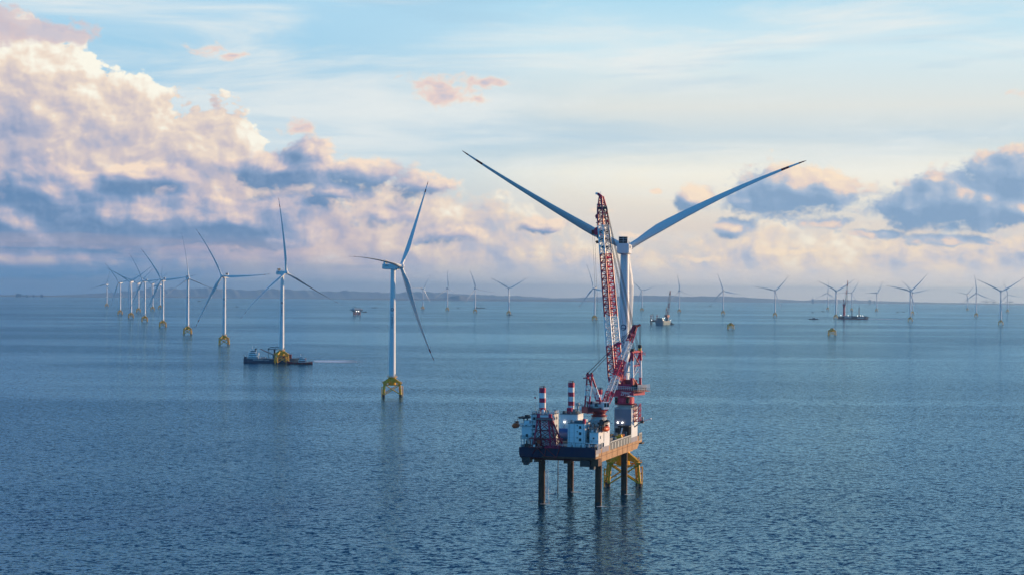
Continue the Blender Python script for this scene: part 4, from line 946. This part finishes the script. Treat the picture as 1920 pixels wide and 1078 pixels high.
# ------------------------------------------------------------------ things carried on the rig
def lifeboat(x, y, z, label):
    root = empty('lifeboat', RW(x, y, z), RIG_A, label, 'lifeboat', 'lifeboats of the rig')
    b = MB(); L = 3.7; rings = []
    for t in np.linspace(-1, 1, 11):
        w = 1.45 * (1 - abs(t) ** 3.2 * .75); hh = 1.15 * (1 - abs(t) ** 4 * .45); lo = -1.25 * (1 - abs(t) ** 3 * .5)
        rings.append([(w * c, t * L, (lo if s < 0 else hh) * abs(s)) for c, s in [(math.cos(a), math.sin(a)) for a in np.linspace(0, 2 * math.pi, 16, endpoint=False)]])
    for a, c in zip(rings, rings[1:]): b.add(a + c, [(i, (i + 1) % 16, 16 + (i + 1) % 16, 16 + i) for i in range(16)], 'orange', True)
    b.add(rings[0], [tuple(range(16))[::-1]], 'orange'); b.add(rings[-1], [tuple(range(16))], 'orange'); b.obj('hull', root)
    b = MB(); b.box((-.6, .8, .8), (.6, 2.4, 1.75), 'orange'); b.box((-.5, .76, 1.2), (.5, .8, 1.6), 'glass'); b.box((-.61, 1.1, 1.2), (.61, 2.1, 1.6), 'glass'); b.obj('canopy', root)
    b = MB()
    for yy in (-2.3, 2.3): b.tube((0, yy, .6), (0, yy, 3.2), .07, 'cable')
    b.obj('fall_rope', root)
lifeboat(-21.9, -35, 35.2, 'orange lifeboat hung over the left side of the rig, beside the living quarters')
lifeboat(18.5, -33.6, 34.9, 'orange lifeboat hung on the sunny right side of the rig below the small crane')
def carried(name, loc, label, cat, build, group=None):
    root = empty(name, RW(*loc), RIG_A, label, cat, group)
    for pn, bb in build: bb.obj(pn, root)
a = MB(); a.lathe([(.2, -4.4), (1.9, -4.1), (2.7, -3.2), (2.8, -2.4), (2.8, 2.4), (2.7, 3.2), (1.9, 4.1), (.2, 4.4)], 'blue', 28, (0, 0, 3.4), axis='x'); c = MB()
for x in (-2.4, 2.4): c.box((x - .3, -2.2, 0), (x + .3, 2.2, 1.6), 'grey')
carried('storage_tank', (-6.6, -11, DK), 'large blue cylindrical tank between the white deck blocks of the rig', 'tank', [('shell', a), ('saddle', c)])
a = MB(); a.box((-2.2, -1.5, .3), (2.2, 1.5, 2.3), 'yellow'); a.box((.6, -1.2, 2.3), (2.0, 1.2, 3.0), 'yellow'); c = MB(); c.tube((-1.6, -1.7, 1.3), (-1.6, 1.7, 1.3), 1.25, 'dark', n=16); d = MB(); d.box((-2.5, -1.8, 0), (2.5, 1.8, .3), 'grey')
carried('winch', (14.4, 4.5, DK), 'yellow deck winch behind the open bulwark of the rig', 'winch', [('housing', a), ('drum', c), ('bed', d)])
a = MB(); a.tube((0, 0, 0), (0, 0, 2.4), .9, 'orange', n=16); c = MB(); c.tube((0, 0, 2.4), (0, 0, 2.7), .5, 'dark')
carried('drum', (14.6, 13.2, DK), 'orange drum on deck at the foot of the big crane pedestal', 'drum', [('shell', a), ('lid', c)])
a = MB(); a.tube((-.4, 0, 0), (.9, 0, 5.2), .32, 'white', n=8); c = MB(); c.box((-1.2, -.8, -.1), (.8, .8, .8), 'dark')
carried('ventilator', (13.3, 14.6, DK), 'slanting white pipe standing among dark machinery near the big crane', 'pipe', [('pipe', a), ('base', c)])
for x, y, w, l, h, m, lab in ((9.2, 9.5, 2.6, 5.2, 2.6, 'dark', 'dark tool container on deck, left of the yellow winch'), (14.3, -12.5, 2.6, 6, 2.7, 'grey', 'grey container on deck behind the small crane house'),
                               (3.0, -14, 2.5, 6, 2.6, 'palegrey', 'stained pale container behind the white bow deck house'), (13.8, -2.8, 3.2, 3, 2.2, 'teal', 'teal machine housing on deck before the yellow winch'), (1.0, 14, 3, 6, 2.8, 'navy', 'navy container amidships on the rig deck')):
    a = MB(); a.box((-w / 2, -l / 2, .12), (w / 2, l / 2, h), m); d = MB()
    for i in range(int(l / .5)): yy = -l / 2 + .25 + i * .5; a.box((-w / 2 - .04, yy, .25), (w / 2 + .04, yy + .22, h - .15), m)
    d.box((-w / 2 + .1, -l / 2 - .1, .2), (-.05, -l / 2 - .02, h - .12), m); d.box((.05, -l / 2 - .1, .2), (w / 2 - .1, -l / 2 - .02, h - .12), m)
    for s_ in (-.3, .3): d.tube((s_, -l / 2 - .14, .3), (s_, -l / 2 - .14, h - .2), .04, 'grey')
    carried('deck_container', (x, y, DK), lab, 'container', [('body', a), ('door', d)], 'deck containers of the rig')
b = MB(); clutter(b, 8, 15.8, -18, 17, DK, 46, ('dark', 'grey', 'palegrey', 'rust', 'white'), 2.2, 1.5); clutter(b, -6, 6, -30, 30, DK, 30, ('dark', 'grey', 'palegrey'), 2, 1.4)
for i in range(5): b.tube((9 + i * 1.2, -17, DK + .5), (9.4 + i * 1.2, 16, DK + .5), .16, 'grey')
b.obj('deck_piping', rig)

# water discharged beside the front left leg
mw = bpy.data.materials.new('falling_water'); mw.use_nodes = True; t = NT(mw.node_tree); bs = mw.node_tree.nodes['Principled BSDF']
bs.inputs['Base Color'].default_value = (.75, .8, .85, 1); bs.inputs['Roughness'].default_value = .6
pc = t.n('ShaderNodeTexCoord').outputs['Object']; nz = t.noise(t.vm('MULTIPLY', pc, (1.6, 1.6, .12)), 1.5, 5, .65)[0]
lw = t.n('ShaderNodeLayerWeight'); lw.inputs['Blend'].default_value = .35
t.put(bs.inputs['Alpha'], t.m('MULTIPLY', t.ss(nz, .40, .68, .0, .55), t.m('SUBTRACT', 1.0, lw.outputs['Facing'])))
MT['spray'] = mw
b = MB(); b.lathe([(.2, 20.8), (.4, 16), (.65, 9), (.9, 3), (1.2, .2)], 'spray', 16)
o = b.obj('water_jet', loc=RW(-10.6, -23.6)); prop(o, 'thin white water jet falling from the rig beside its front left leg', 'water jet')

# ------------------------------------------------------------------ ships and works on the water
def stand(name, base, label, cat, turn=0.0, group=None):
    """an Empty on the sea; its X runs to the right across the view, plus a turn"""
    loc = on_sea(*base); return empty(name, loc, rad(turn) - math.atan2(loc.x, loc.y), label, cat, group), loc.y / F_PX
def hull_mb(L, B, D, m, keel='deepred', bow=.16, stern=.03, sheer=.12, deck='deck', draft=1.5):
    """ship's hull along X, bow at +X"""
    b = MB(); N = 14; rows = []
    for i in range(N + 1):
        t = i / N; x = -L / 2 + L * t
        w = min(1, ((1 - t) / bow) ** .6 if t > 1 - bow else 1) * (1 if t > stern else .86)
        top = D * (1 + sheer * max(0, (t - .6) / .4) ** 2 + sheer * .4 * max(0, (.2 - t) / .2))
        rake = D * .5 * max(0, (t - .8) / .2)
        y = max(.12, w) * B / 2
        rows.append([(x, -y * .86, -draft), (x + rake * .15, -y * .95, .5), (x + rake, -y, top), (x + rake, y, top), (x + rake * .15, y * .95, .5), (x, y * .86, -draft)])
    for a, c in zip(rows, rows[1:]):
        for k, mm in ((0, keel), (1, m), (2, deck), (3, m), (4, keel), (5, keel)):
            j = (k + 1) % 6; b.add([a[k], a[j], c[j], c[k]], [(3, 2, 1, 0)], mm)
    b.add(rows[0], [tuple(range(6))], m); b.add(rows[-1], [tuple(range(6))[::-1]], m); return b
def house(x0, x1, w, z, tiers, m, step=.8, th=2.7, band='glass'):
    b = MB()
    for k in range(tiers):
        a, c, ww = x0 + step * k * .5, x1 - step * k, w / 2 - step * .4 * k; b.box((a, -ww, z + k * th), (c, ww, z + (k + 1) * th), m)
        b.box((a - .25, -ww - .25, z + (k + 1) * th), (c + .25, ww + .25, z + (k + 1) * th + .15), m)
        b.box((a + .4, -ww - .03, z + k * th + 1.3), (c - .4, ww + .03, z + k * th + 2.1), band); b.box((c, -ww + .4, z + k * th + 1.3), (c + .03, ww - .4, z + k * th + 2.1), band)
    return b
def small_crane(root, x, y, z, h, reach, heading, m='grey', mm='boxred', w=1.2):
    b = MB(); b.tube((x, y, z), (x, y, z + h * .35), w * .55, m, n=12); b.box((x - w, y - w, z + h * .35), (x + w, y + w, z + h * .35 + w * 1.4), m)
    p = Vector((x, y, z + h * .4)); q = p + Vector((math.cos(heading) * reach, math.sin(heading) * reach, h * .6))
    b.lattice(p, q, [(0, w, w), (1, w * .4, w * .4)], 9, lambda t: mm, w * .11, w * .06, Vector((-math.sin(heading), math.cos(heading), 0)))
    b.tube((x, y, z + h * .35), (x, y, z + h * .75), w * .2, m, n=6); b.tube((x, y, z + h * .75), q, .07, 'cable', n=4); b.tube(q, q - Vector((0, 0, h * .4)), .07, 'cable', n=4)
    return b.obj('deck_crane', root)

# cargo ship behind the third turbine
s, k = stand('cargo_ship', (508, 679.4), 'dark blue cargo ship with white stern bridge and red containers behind a yellow jacket', 'cargo ship')
b = hull_mb(69, 15, 4.8, 'shipblue', 'navy', .14, sheer=.3); b.rail([(-33, -7.2, 4.9), (-10, -7.4, 4.8), (30, -6, 4.9)], 'grey', r=.08, step=2)
for i in range(9): b.box((-22 + i * 1.5, -7.56, 3.2), (-21.2 + i * 1.5, -7.44, 4.2), 'lettering')
for i in range(4): b.box((-7.5 + i * 1.6, -7.56, 3.0), (-6.7 + i * 1.6, -7.44, 3.8), 'lettering')
b.tube((-33, -6, 5.5), (-34.5, -6, 10.5), .3, 'dark'); b.box((-34, -6.5, 5.4), (-31, 6, 7.2), 'navy'); s.rotation_euler.z += rad(-4); b.obj('hull', s)
h = house(-29, -16, 12, 4.9, 3, 'white', 1.6); h.box((-26, -4.5, 13.6), (-19, 4.5, 15.8), 'white'); h.box((-25.8, -4.6, 14.3), (-18.9, 4.6, 15.3), 'glass'); h.tube((-24, 0, 15.8), (-24, 0, 21), .18, 'white'); h.tube((-26, 0, 18.5), (-22, 0, 18.5), .1, 'white')
h.box((-20.5, -2, 15.8), (-18.5, 2, 18.2), 'dark'); h.box((-17, -5.8, 9), (-15.4, 5.8, 12.5), 'white'); h.obj('bridge', s)
b = MB(); b.box((2.4, -2, 5.5), (6.4, 2, 9.5), 'teal'); b.box((3.4, -1.3, 9.5), (5.4, 1.3, 17.5), 'dark'); b.box((5.4, -1.1, 9.6), (6, 1.1, 17), 'palegrey')
b.lattice((3.4, 0, 10), (-13.5, 0, 17.3), [(0, 1.2, 1.2), (1, .8, .8)], 9, lambda t: 'boxred' if t > .35 else 'dark', .16, .1, Vector((0, 1, 0))); b.tube((4.4, 0, 17.5), (-13.5, 0, 17.5), .07, 'cable', n=4); b.obj('deck_crane', s)
b = MB()                                         # dark teal frame over the hold
for x in (-3.2, 12.8):
    for y in (-5.5, 5.5): b.tube((x, y, 5.5), (x, y, 17.5), .22, 'teal', n=6)
for y in (-5.5, 5.5):
    b.line([(-3.4, y, 16.2), (-3.2, y, 18.4), (-.5, y, 19.6), (10, y, 19.6), (13, y, 18.2), (18, y, 18)], .4, 'teal', 6); b.tube((-3.2, y, 17), (13, y, 17), .25, 'teal', n=6); b.line([(12.8, y, 18), (14.6, y, 14.5), (17, y, 17.8)], .5, 'teal', 6)
for x in (-3.2, -.5, 3, 6.5, 10, 13, 18): b.tube((x, -5.5, 18.2), (x, 5.5, 18.2), .25, 'teal', n=6)
b.obj('hold_frame', s)
b = MB(); clutter(b, -14, -3, -6, 6, 5.4, 22, ('white', 'palegrey', 'boxred', 'grey'), 1.8, 1.8); b.box((-10, -7, 6.2), (-2, -6.6, 6.5), 'white'); b.obj('deck_gear', s)
for i, (x, z, y) in enumerate(((10.5, 5.5, -3), (17, 5.5, -3), (23.5, 5.5, -3), (10.5, 8.2, -3), (17, 8.2, -3), (23.5, 8.2, -3), (17, 5.5, .6), (23.5, 8.2, .6))):
    loc = s.matrix_basis @ Vector((x, y, z)); e = empty('shipping_container', loc, s.rotation_euler.z, 'faded red container stacked on the foredeck of the dark blue cargo ship', 'container', 'containers on the cargo ship')
    c = MB(); c.box((-3.05, -1.22, 0), (3.05, 1.22, 2.59), 'boxred')
    for q_ in range(14): c.box((-2.9 + q_ * .42, -1.27, .15), (-2.7 + q_ * .42, 1.27, 2.45), 'boxred')
    c.obj('body', e)

s, k = stand('tugboat', (563, 682.3), 'dark red tug with a white wheelhouse beside the yellow jacket, bow to the left', 'tug', 180)
b = hull_mb(31, 9, 2.4, 'deepred', 'dark', .22, sheer=.6); b.rail([(-15, 4.2, 2.6), (4, 4.4, 2.6)], 'deepred', r=.1)
for x in (-13, -9, -5, 0, 5, 9): b.tube((x, 4.5, .6), (x, 4.5, 2.3), .45, 'dark', n=8)
b.obj('hull', s)
h = house(-7, 2.5, 6, 2.4, 2, 'white', 1.2, 2.3); h.box((-3.4, -2.2, 7), (1.0, 2.2, 9.2), 'white'); h.box((-3.3, -2.25, 7.9), (1.05, 2.25, 8.8), 'glass'); h.tube((-.6, 0, 9.2), (-.6, 0, 13), .16, 'white'); h.tube((-.6, -1, 11.6), (-.6, 1, 11.6), .1, 'white'); h.box((-1.4, -.8, 9.2), (.2, .8, 9.9), 'white'); h.obj('wheelhouse', s)
b = MB(); b.tube((-6.6, -1.6, 4.5), (-6.6, -1.6, 7.6), .6, 'boxred', n=10); b.tube((-6.6, 1.6, 4.5), (-6.6, 1.6, 7.6), .6, 'boxred', n=10); b.obj('funnel', s)

# substation with its service barge
s, k = stand('offshore_substation', (669, 591), 'boxy teal substation standing on short red-brown legs, sunlit right side', 'substation', 24)
b = MB()
for x in (-10, 10):
    for y in (-9, 9): b.tube((x, y, -4), (x, y, 15), 1.5, 'boxred', n=12); b.tube((x, y, -4), (x, y, 1.5), 1.55, 'rust', n=12)
for z0, z1 in ((1, 7.5), (7.5, 14)):
    for y in (-9, 9): b.tube((-10, y, z0), (10, y, z1), .6, 'boxred'); b.tube((10, y, z0), (-10, y, z1), .6, 'boxred'); b.tube((-10, y, z1), (10, y, z1), .5, 'boxred')
    for x in (-10, 10): b.tube((x, -9, z0), (x, 9, z1), .6, 'boxred'); b.tube((x, 9, z0), (x, -9, z1), .6, 'boxred')
b.obj('jacket', s); b = MB(); b.box((-14, -13, 15), (14, 13, 15.8), 'grey')
b.hexa([(-15, -14, 15.8), (15, -14, 15.8), (15, 14, 15.8), (-15, 14, 15.8), (-19, -17, 19.5), (17, -17, 19.5), (17, 17, 19.5), (-19, 17, 19.5)], 'shipgrey'); b.box((-19, -17, 19.5), (17, 17, 23.5), 'shipgrey'); b.box((-19.3, -17.3, 23.5), (17.3, 17.3, 24), 'white'); b.box((-15, -13, 24), (12, 13, 27.5), 'shipgrey')
for i in range(6): b.box((-17 + i * 5.6, -17.1, 20.2), (-13.6 + i * 5.6, -17, 22.8), 'glass'); b.box((17, -15 + i * 5.2, 20.2), (17.1, -12 + i * 5.2, 22.8), 'grey')
b.rail([(-19, -17, 24), (17, -17, 24), (17, 17, 24)], 'white', r=.15, step=3); b.obj('topside', s)
small_crane(s, -9, -6, 27.5, 9, 9, 2.9, 'teal', 'teal', 1.6)
for x in (-7.5, .5):
    f = MB(); f.box((x - .9, -15.4, 15.0), (x + .9, -14.4, 16.6), 'lamp'); f.obj('floodlight', s)
s, k = stand('flat_barge', (683, 585), 'low dark barge lying behind the right side of the substation', 'barge')
hull_mb(24, 9, 2.2, 'dark', 'dark', .1).obj('hull', s); house(4, 8, 5, 2.2, 1, 'shipgrey').obj('wheelhouse', s)

# barges at the feet of two far turbines
s, k = stand('flat_barge', (899, 577.6), 'long thin barge with a small crane behind a far turbine', 'barge'); hull_mb(66, 16, 2.6, 'dark', 'dark', .08).obj('hull', s); house(-24, -14, 8, 2.6, 2, 'shipgrey').obj('wheelhouse', s); small_crane(s, 4, 0, 2.6, 14, 8, .6, 'grey', 'dark', 2)
s, k = stand('crew_boat', (957, 590.2), 'flat dark boat moored at the jacket of the far turbine with V blades', 'boat'); hull_mb(19, 6, 1.6, 'dark', 'dark', .2).obj('hull', s); house(-7, -3, 4, 1.6, 1, 'shipgrey').obj('cabin', s)

# far jack-up barge with striped legs
s, k = stand('jack_up_barge', (1226.5, 607.6), 'small dark jack-up barge with striped legs, left of the teal crane ship', 'jack-up barge', 12)
b = MB(); b.box((-11, -11, 7), (11, 11, 11), 'dark'); b.box((-11.3, -11.3, 10.6), (11.3, 11.3, 11), 'deepred'); b.box((-10, -9, 11), (-5, 6, 14), 'grey'); clutter(b, -8, 9, -10, 9, 11, 14, ('dark', 'grey', 'boxred'), 3, 2.5); b.obj('hull', s)
for x in (-9, 9):
    for y in (-9, 9):
        b = MB(); b.tube((x, y, -5), (x, y, 11), 1.25, 'dark', n=10)
        for i in range(5): b.tube((x, y, 11 + i * 3.8), (x, y, 14.8 + i * 3.8), 1.1, 'boxred' if i % 2 else 'palegrey', n=10)
        b.obj('leg', s)
small_crane(s, -1, 0, 11, 22, 5, 2.6, 'grey', 'grey', 1.6)
f = MB(); f.box((-11, -11.4, 13), (-10, -11, 14), 'lamp'); f.box((-10.7, -11, 11), (-10.3, -10.6, 13), 'grey'); f.obj('floodlight', s)

# teal crane ship
s, k = stand('crane_ship', (1243.5, 609), 'teal crane ship seen end-on with a tall red and grey boom', 'crane ship', 58)
b = hull_mb(48, 28, 12.5, 'teal', 'teal', .1, sheer=.06); b.box((-20, -14.2, 9), (18, -14.05, 12), 'slate'); b.box((-24.2, -12, 6), (-24, 12, 12), 'slate'); b.obj('hull', s)
h = house(-21, -9, 20, 12.7, 3, 'slate'); h.tube((-16, 3, 20), (-16, 3, 28), .35, 'dark'); h.tube((-12, -5, 20), (-12, -5, 25), .3, 'grey'); h.obj('bridge', s)
b = MB(); b.lathe([(5, 12.5), (4.6, 20)], 'teal', 20, (12, -6, 0)); b.lathe([(5.4, 20), (5.4, 21), (4.8, 21), (4.8, 24)], 'boxred', 20, (12, -6, 0)); b.box((5, -11, 24), (18, -1, 30), 'boxred')
for l in (-9, -3): b.tube((8, l, 30), (6.5, -6, 52), .5, 'boxred'); b.tube((14, l, 30), (6.5, -6, 52), .4, 'palegrey')
f_, t_ = Vector((15, -6, 29)), Vector((19, -12, 101)); b.lattice(f_, t_, [(0, 6.5, 5), (.15, 6, 5), (.85, 4, 3), (1, 1.5, 1.5)], 24, lambda t: 'boxred' if t < .12 or .3 < t < .5 or t > .85 else 'palegrey', .38, .22, Vector((.4, .9, 0)))
b.tube((6.5, -6, 52), f_.lerp(t_, .9), .16, 'cable', n=4); b.tube(t_, (t_.x + 1, t_.y - 2, 40), .1, 'cable', n=4); b.box((17.5, -11, 90), (21, -9, 93), 'dark'); b.obj('crane', s)
for x, y, z in ((-20, -10.2, 20), (-10, -9.5, 20.5), (-22, -13, 15.5), (19, -13.4, 14)):
    f = MB(); f.box((x, y - .9, z), (x + .7, y - .3, z + .8), 'lamp'); f.tube((x + .6, y, 12.5), (x + .6, y, z), .2, 'grey'); f.obj('floodlight', s)
s, k = stand('work_boat', (1259, 608.4), 'small dark work boat beside the right side of the teal crane ship', 'boat'); hull_mb(15, 5.5, 2.3, 'dark', 'dark', .2).obj('hull', s); house(-3, 3, 4, 2.3, 2, 'slate', .8, 2.2).obj('cabin', s)

# long crane barge on the right
s, k = stand('crane_barge', (1599, 598), 'long blue crane barge with a tall red pedestal crane and lit deck lamps', 'crane barge')
b = hull_mb(113, 32, 10.5, 'navy', 'deepred', .05, sheer=.03, draft=2); b.box((-57, -16.06, .1), (57, -15.9, 2.6), 'deepred')
for i in range(9): b.box((-32 + i * 3, -16.2, 4.8), (-29.8 + i * 3, -16.02, 7.8), 'lettering'); b.box((17 + i * 3, -16.2, 4.8), (19.2 + i * 3, -16.02, 7.8), 'lettering')
b.box((-48, -10, 10.5), (-14, 10, 12.8), 'shipgrey'); b.box((20, -10, 10.5), (32, 10, 13.6), 'dark'); b.box((38, -12, 10.5), (54, 12, 13), 'teal'); b.box((-3, -6, 10.5), (12, 6, 11.6), 'teal'); clutter(b, -50, 54, -14, 14, 10.6, 40, ('grey', 'dark', 'teal', 'shipgrey'), 3, 3); b.obj('hull', s)
b = MB(); X = -34; b.lathe([(4.8, 10.5), (4.4, 46)], 'red', 20, (X, 0, 0)); b.lathe([(5.6, 46), (5.6, 49), (4.6, 49.2), (4.6, 53)], 'deepred', 20, (X, 0, 0)); b.box((X - 6, -4, 53), (X + 7, 4, 58), 'red'); b.box((X - 4, -3, 58), (X + 3, 3, 61), 'palegrey')
for l in (-2.6, 2.6): b.tube((X - 4.5, l, 58), (X - 2, l, 74), .8, 'red'); b.tube((X + 2, l, 58), (X - 2, l, 74), .7, 'palegrey')
b.box((X - 3.6, -3, 72.5), (X - .6, 3, 77), 'dark'); f_, t_ = Vector((X + 4.5, 0, 55)), Vector((X + 13.5, 0, 150))
b.lattice(f_, t_, [(0, 5, 3), (.1, 5.5, 5), (.8, 3.6, 3.4), (1, 1.6, 1.6)], 26, lambda t: 'red' if t < .1 or .42 < t < .6 or t > .78 else 'palegrey', .42, .26, Vector((0, 1, 0)))
b.tube((X - 2, 0, 75), f_.lerp(t_, .8), .2, 'cable', n=4); b.box(f_.lerp(t_, .79) - Vector((2.4, 2, 1)), f_.lerp(t_, .79) + Vector((2.4, 2, 1.4)), 'deepred'); b.tube(f_.lerp(t_, .97) + Vector((-1, -1, 0)), (X + 11, -1, 13), .28, 'cable', n=5); b.tube(f_.lerp(t_, .97) + Vector((-1, 1, 0)), (X + 12.4, 1, 13), .22, 'cable', n=5); b.obj('crane', s)
b = MB(); b.tube((-3.4, 0, 11), (-3.4, 0, 33), 1.6, 'navy', n=12); b.tube((-3.4, 0, 33), (-3.4, 0, 36), 1.1, 'grey', n=12); b.box((-6, -3, 10.6), (-1, 3, 13.5), 'navy'); b.obj('pile_guide', s)
b = MB(); b.lattice((24, 0, 13.5), (24, 0, 44), [(0, 4.4, 4.4), (.8, 4, 4), (1, 1.5, 1.5)], 9, lambda t: 'boxred', .4, .26, Vector((1, 0, 0))); b.box((22, -2, 43), (26, 2, 46.5), 'dark'); b.obj('lattice_mast', s)
for x, z in ((-46, 13.4), (-18, 13.6), (18, 12.6), (29.5, 12.8), (38, 13.2)):
    f = MB(); f.box((x - .7, -11.6, z), (x + .7, -10.8, z + 1.3), 'lamp'); f.tube((x, -11, 10.5), (x, -11, z), .2, 'grey'); f.obj('floodlight', s)
s, k = stand('patrol_vessel', (1525.4, 598.7), 'slim grey patrol vessel alone left of the long crane barge', 'patrol vessel')
hull_mb(35, 6.5, 2.6, 'navy', 'dark', .25, sheer=.2).obj('hull', s); house(-5, 7, 4.8, 2.6, 2, 'shipgrey', 1.4, 2.4).obj('bridge', s); b = MB(); b.tube((-1, 0, 7.2), (-1, 0, 11), .18, 'shipgrey'); b.tube((-1, -1, 9.6), (-1, 1, 9.6), .1, 'shipgrey'); b.obj('mast', s)

# scattered small boats
BOATS = [((698.8, 577), 14, 'left one of a close pair of tiny boats right of the substation'), ((704, 577), 17, 'right one of a close pair of tiny boats right of the substation'), ((1523.8, 586), 15, 'tiny dark boat on the water above the grey patrol vessel'),
         ((1543, 584), 18, 'tiny boat just left of the faint turbine behind the crane barge'), ((1683, 586), 20, 'tiny boat, the left of two left of the overlapping turbine pair'), ((1694, 585), 18, 'tiny boat close to the left of the overlapping turbine pair'),
         ((1873, 591), 12, 'tiny boat just left of the tower of the nearest right edge turbine'), ((859, 578), 16, 'tiny boat between the two turbines near the low wooded hill'), ((1331.5, 573.6), 26, 'faint far boat under a drooping blade tip, right of the teal ship'),
         ((374, 565), 30, 'faint far boat on the horizon between two left turbines'), ((444, 575), 20, 'tiny boat just right of the tower left of the cargo ship'), ((1370, 580), 15, 'tiny boat above the farther bare jacket')]
bo = None
for base, L, lab in BOATS:
    s, k = stand('fishing_boat', base, lab, 'boat', 8, 'small boats scattered on the sea')
    hull_mb(L, L * .28, L * .09, 'dark', 'dark', .25, sheer=.5).obj('hull', s); house(-L * .28, L * .02, L * .18, L * .09, 2, 'shipgrey', .5, L * .07).obj('cabin', s)

# wakes: broken foam lying on the water
mf = bpy.data.materials.new('sea_foam'); mf.use_nodes = True; t = NT(mf.node_tree); bs = mf.node_tree.nodes['Principled BSDF']
bs.inputs['Base Color'].default_value = (.75, .82, .86, 1); bs.inputs['Roughness'].default_value = .7
uvn = t.n('ShaderNodeTexCoord').outputs['Object']; gx, gy, _ = t.sep(uvn); gen_ = t.sep(t.n('ShaderNodeTexCoord').outputs['Generated'])
nz = t.noise(t.vm('MULTIPLY', uvn, (.05, .22, 1)), 1, 6, .62)[0]
edge = t.m('MULTIPLY', t.ss(gen_[1], 0, .35), t.ss(gen_[1], 1, .65)); fade = t.m('MULTIPLY', t.ss(gen_[0], 1, .35), t.ss(gen_[0], 0, .05))
t.put(bs.inputs['Alpha'], t.m('MULTIPLY', t.m('MULTIPLY', t.ss(nz, .18, .50, 0, 1.0), edge), fade)); MT['foam'] = mf
def wake(base, L, wd, label, dz=.12):
    s_, k = stand('wake', base, None, None); b = MB(); n_ = 24
    vs = [(L * i / n_, w_ * (wd * (.4 + .6 * i / n_)), dz) for i in range(n_ + 1) for w_ in (-.5, .5)]
    b.add(vs, [(2 * i, 2 * i + 2, 2 * i + 3, 2 * i + 1) for i in range(n_)], 'foam'); o = b.obj('wake', loc=s_.location, rot=s_.rotation_euler); bpy.data.objects.remove(s_); prop(o, label, 'wake', kind='stuff')
for bs_, L_, w_, lab_ in (((1012, 944), 6, 5, 'thin wash around the front left rig leg'), ((1118, 949), 6, 5, 'thin wash around the front right rig leg'), ((1070, 922), 6, 5, 'thin wash around the rear left rig leg'), ((1171, 926.5), 6, 5, 'thin wash around the rear right rig leg'), ((1144, 948), 9, 1.6, 'small foam streak right of the front right rig leg'), ((984, 939.5), 8, 1.4, 'small foam streak left of the front left rig leg'), ((1020, 925), 6, 3, 'foam patch under the falling water jet of the rig')): wake(bs_, L_, w_, lab_)
wake((586, 677.0), 75, 130, 'pale foam wake trailing right from the red tug'); wake((1626, 597.4), 170, 200, 'pale foam wake trailing right from the long crane barge')

# far shore works
def far_block(x, d, w, h, dpt, name, label, cat, group):
    a = math.atan((x - 960) / F_PX); X, Y = d * math.sin(a), d * math.cos(a); r_ = empty(name, (X, Y, sea_z(X, Y)), -a, label, cat, group); return r_
FB = [(35, 22300, 68, 62, 'broad tall block on the far left shore'), (43.5, 22400, 20, 40, 'short block just right of the broad tall one on the left shore'), (50.5, 22300, 30, 38, 'middle low block of the far left shore'), (63, 22350, 26, 46, 'peaked tower block of the far left shore'), (78.5, 22300, 36, 52, 'rightmost larger block of the far left shore'),
      (1631, 24800, 34, 88, 'tallest faint block of the far shore right of the crane barge'), (1640, 24850, 20, 66, 'slim faint block right of the tallest one on the right shore'), (1524, 25000, 30, 96, 'faint far block above the grey patrol vessel')]
for x, d, w, h_, lab in FB:
    r_ = far_block(x, d, w, h_, 25, 'shore_building', 'hazy ' + lab, 'building', 'buildings on the far shore'); b = MB(); h_ *= .7; b.box((-w / 2, -14, -8), (w / 2, 14, h_), 'concrete'); b.box((-w * .3, -8, h_), (w * .1, 8, h_ + 5), 'concrete')
    for i in range(int(h_ / 8)): b.box((-w / 2 + 2, -14.3, 4 + i * 8), (w / 2 - 2, -14, 6 + i * 8), 'grey')
    b.obj('wall', r_)
for x, lab in ((1850, 'left'), (1864, 'middle'), (1895, 'right')):
    r_ = far_block(x, 23500, 1, 1, 1, 'harbour_crane', 'faint gantry crane on the far shore, ' + lab + ' one of three near the right edge', 'harbour crane', 'harbour cranes'); b = MB()
    for px_ in (-14, 14):
        for py_ in (-10, 10): b.tube((px_, py_, -4), (px_, py_, 46), 2.2, 'grey', n=6)
    for py_ in (-10, 10): b.tube((-14, py_, 44), (14, py_, 44), 2.2, 'grey', n=6); b.tube((-14, py_, 20), (14, py_, 20), 1.6, 'grey', n=6)
    b.tube((-70, 0, 50), (40, 0, 50), 3, 'grey', n=6); b.tube((0, 0, 46), (0, 0, 76), 2, 'grey', n=6); b.tube((0, 0, 76), (-60, 0, 51), 1, 'grey', n=5); b.tube((0, 0, 76), (36, 0, 51), 1, 'grey', n=5); b.obj('frame', r_)
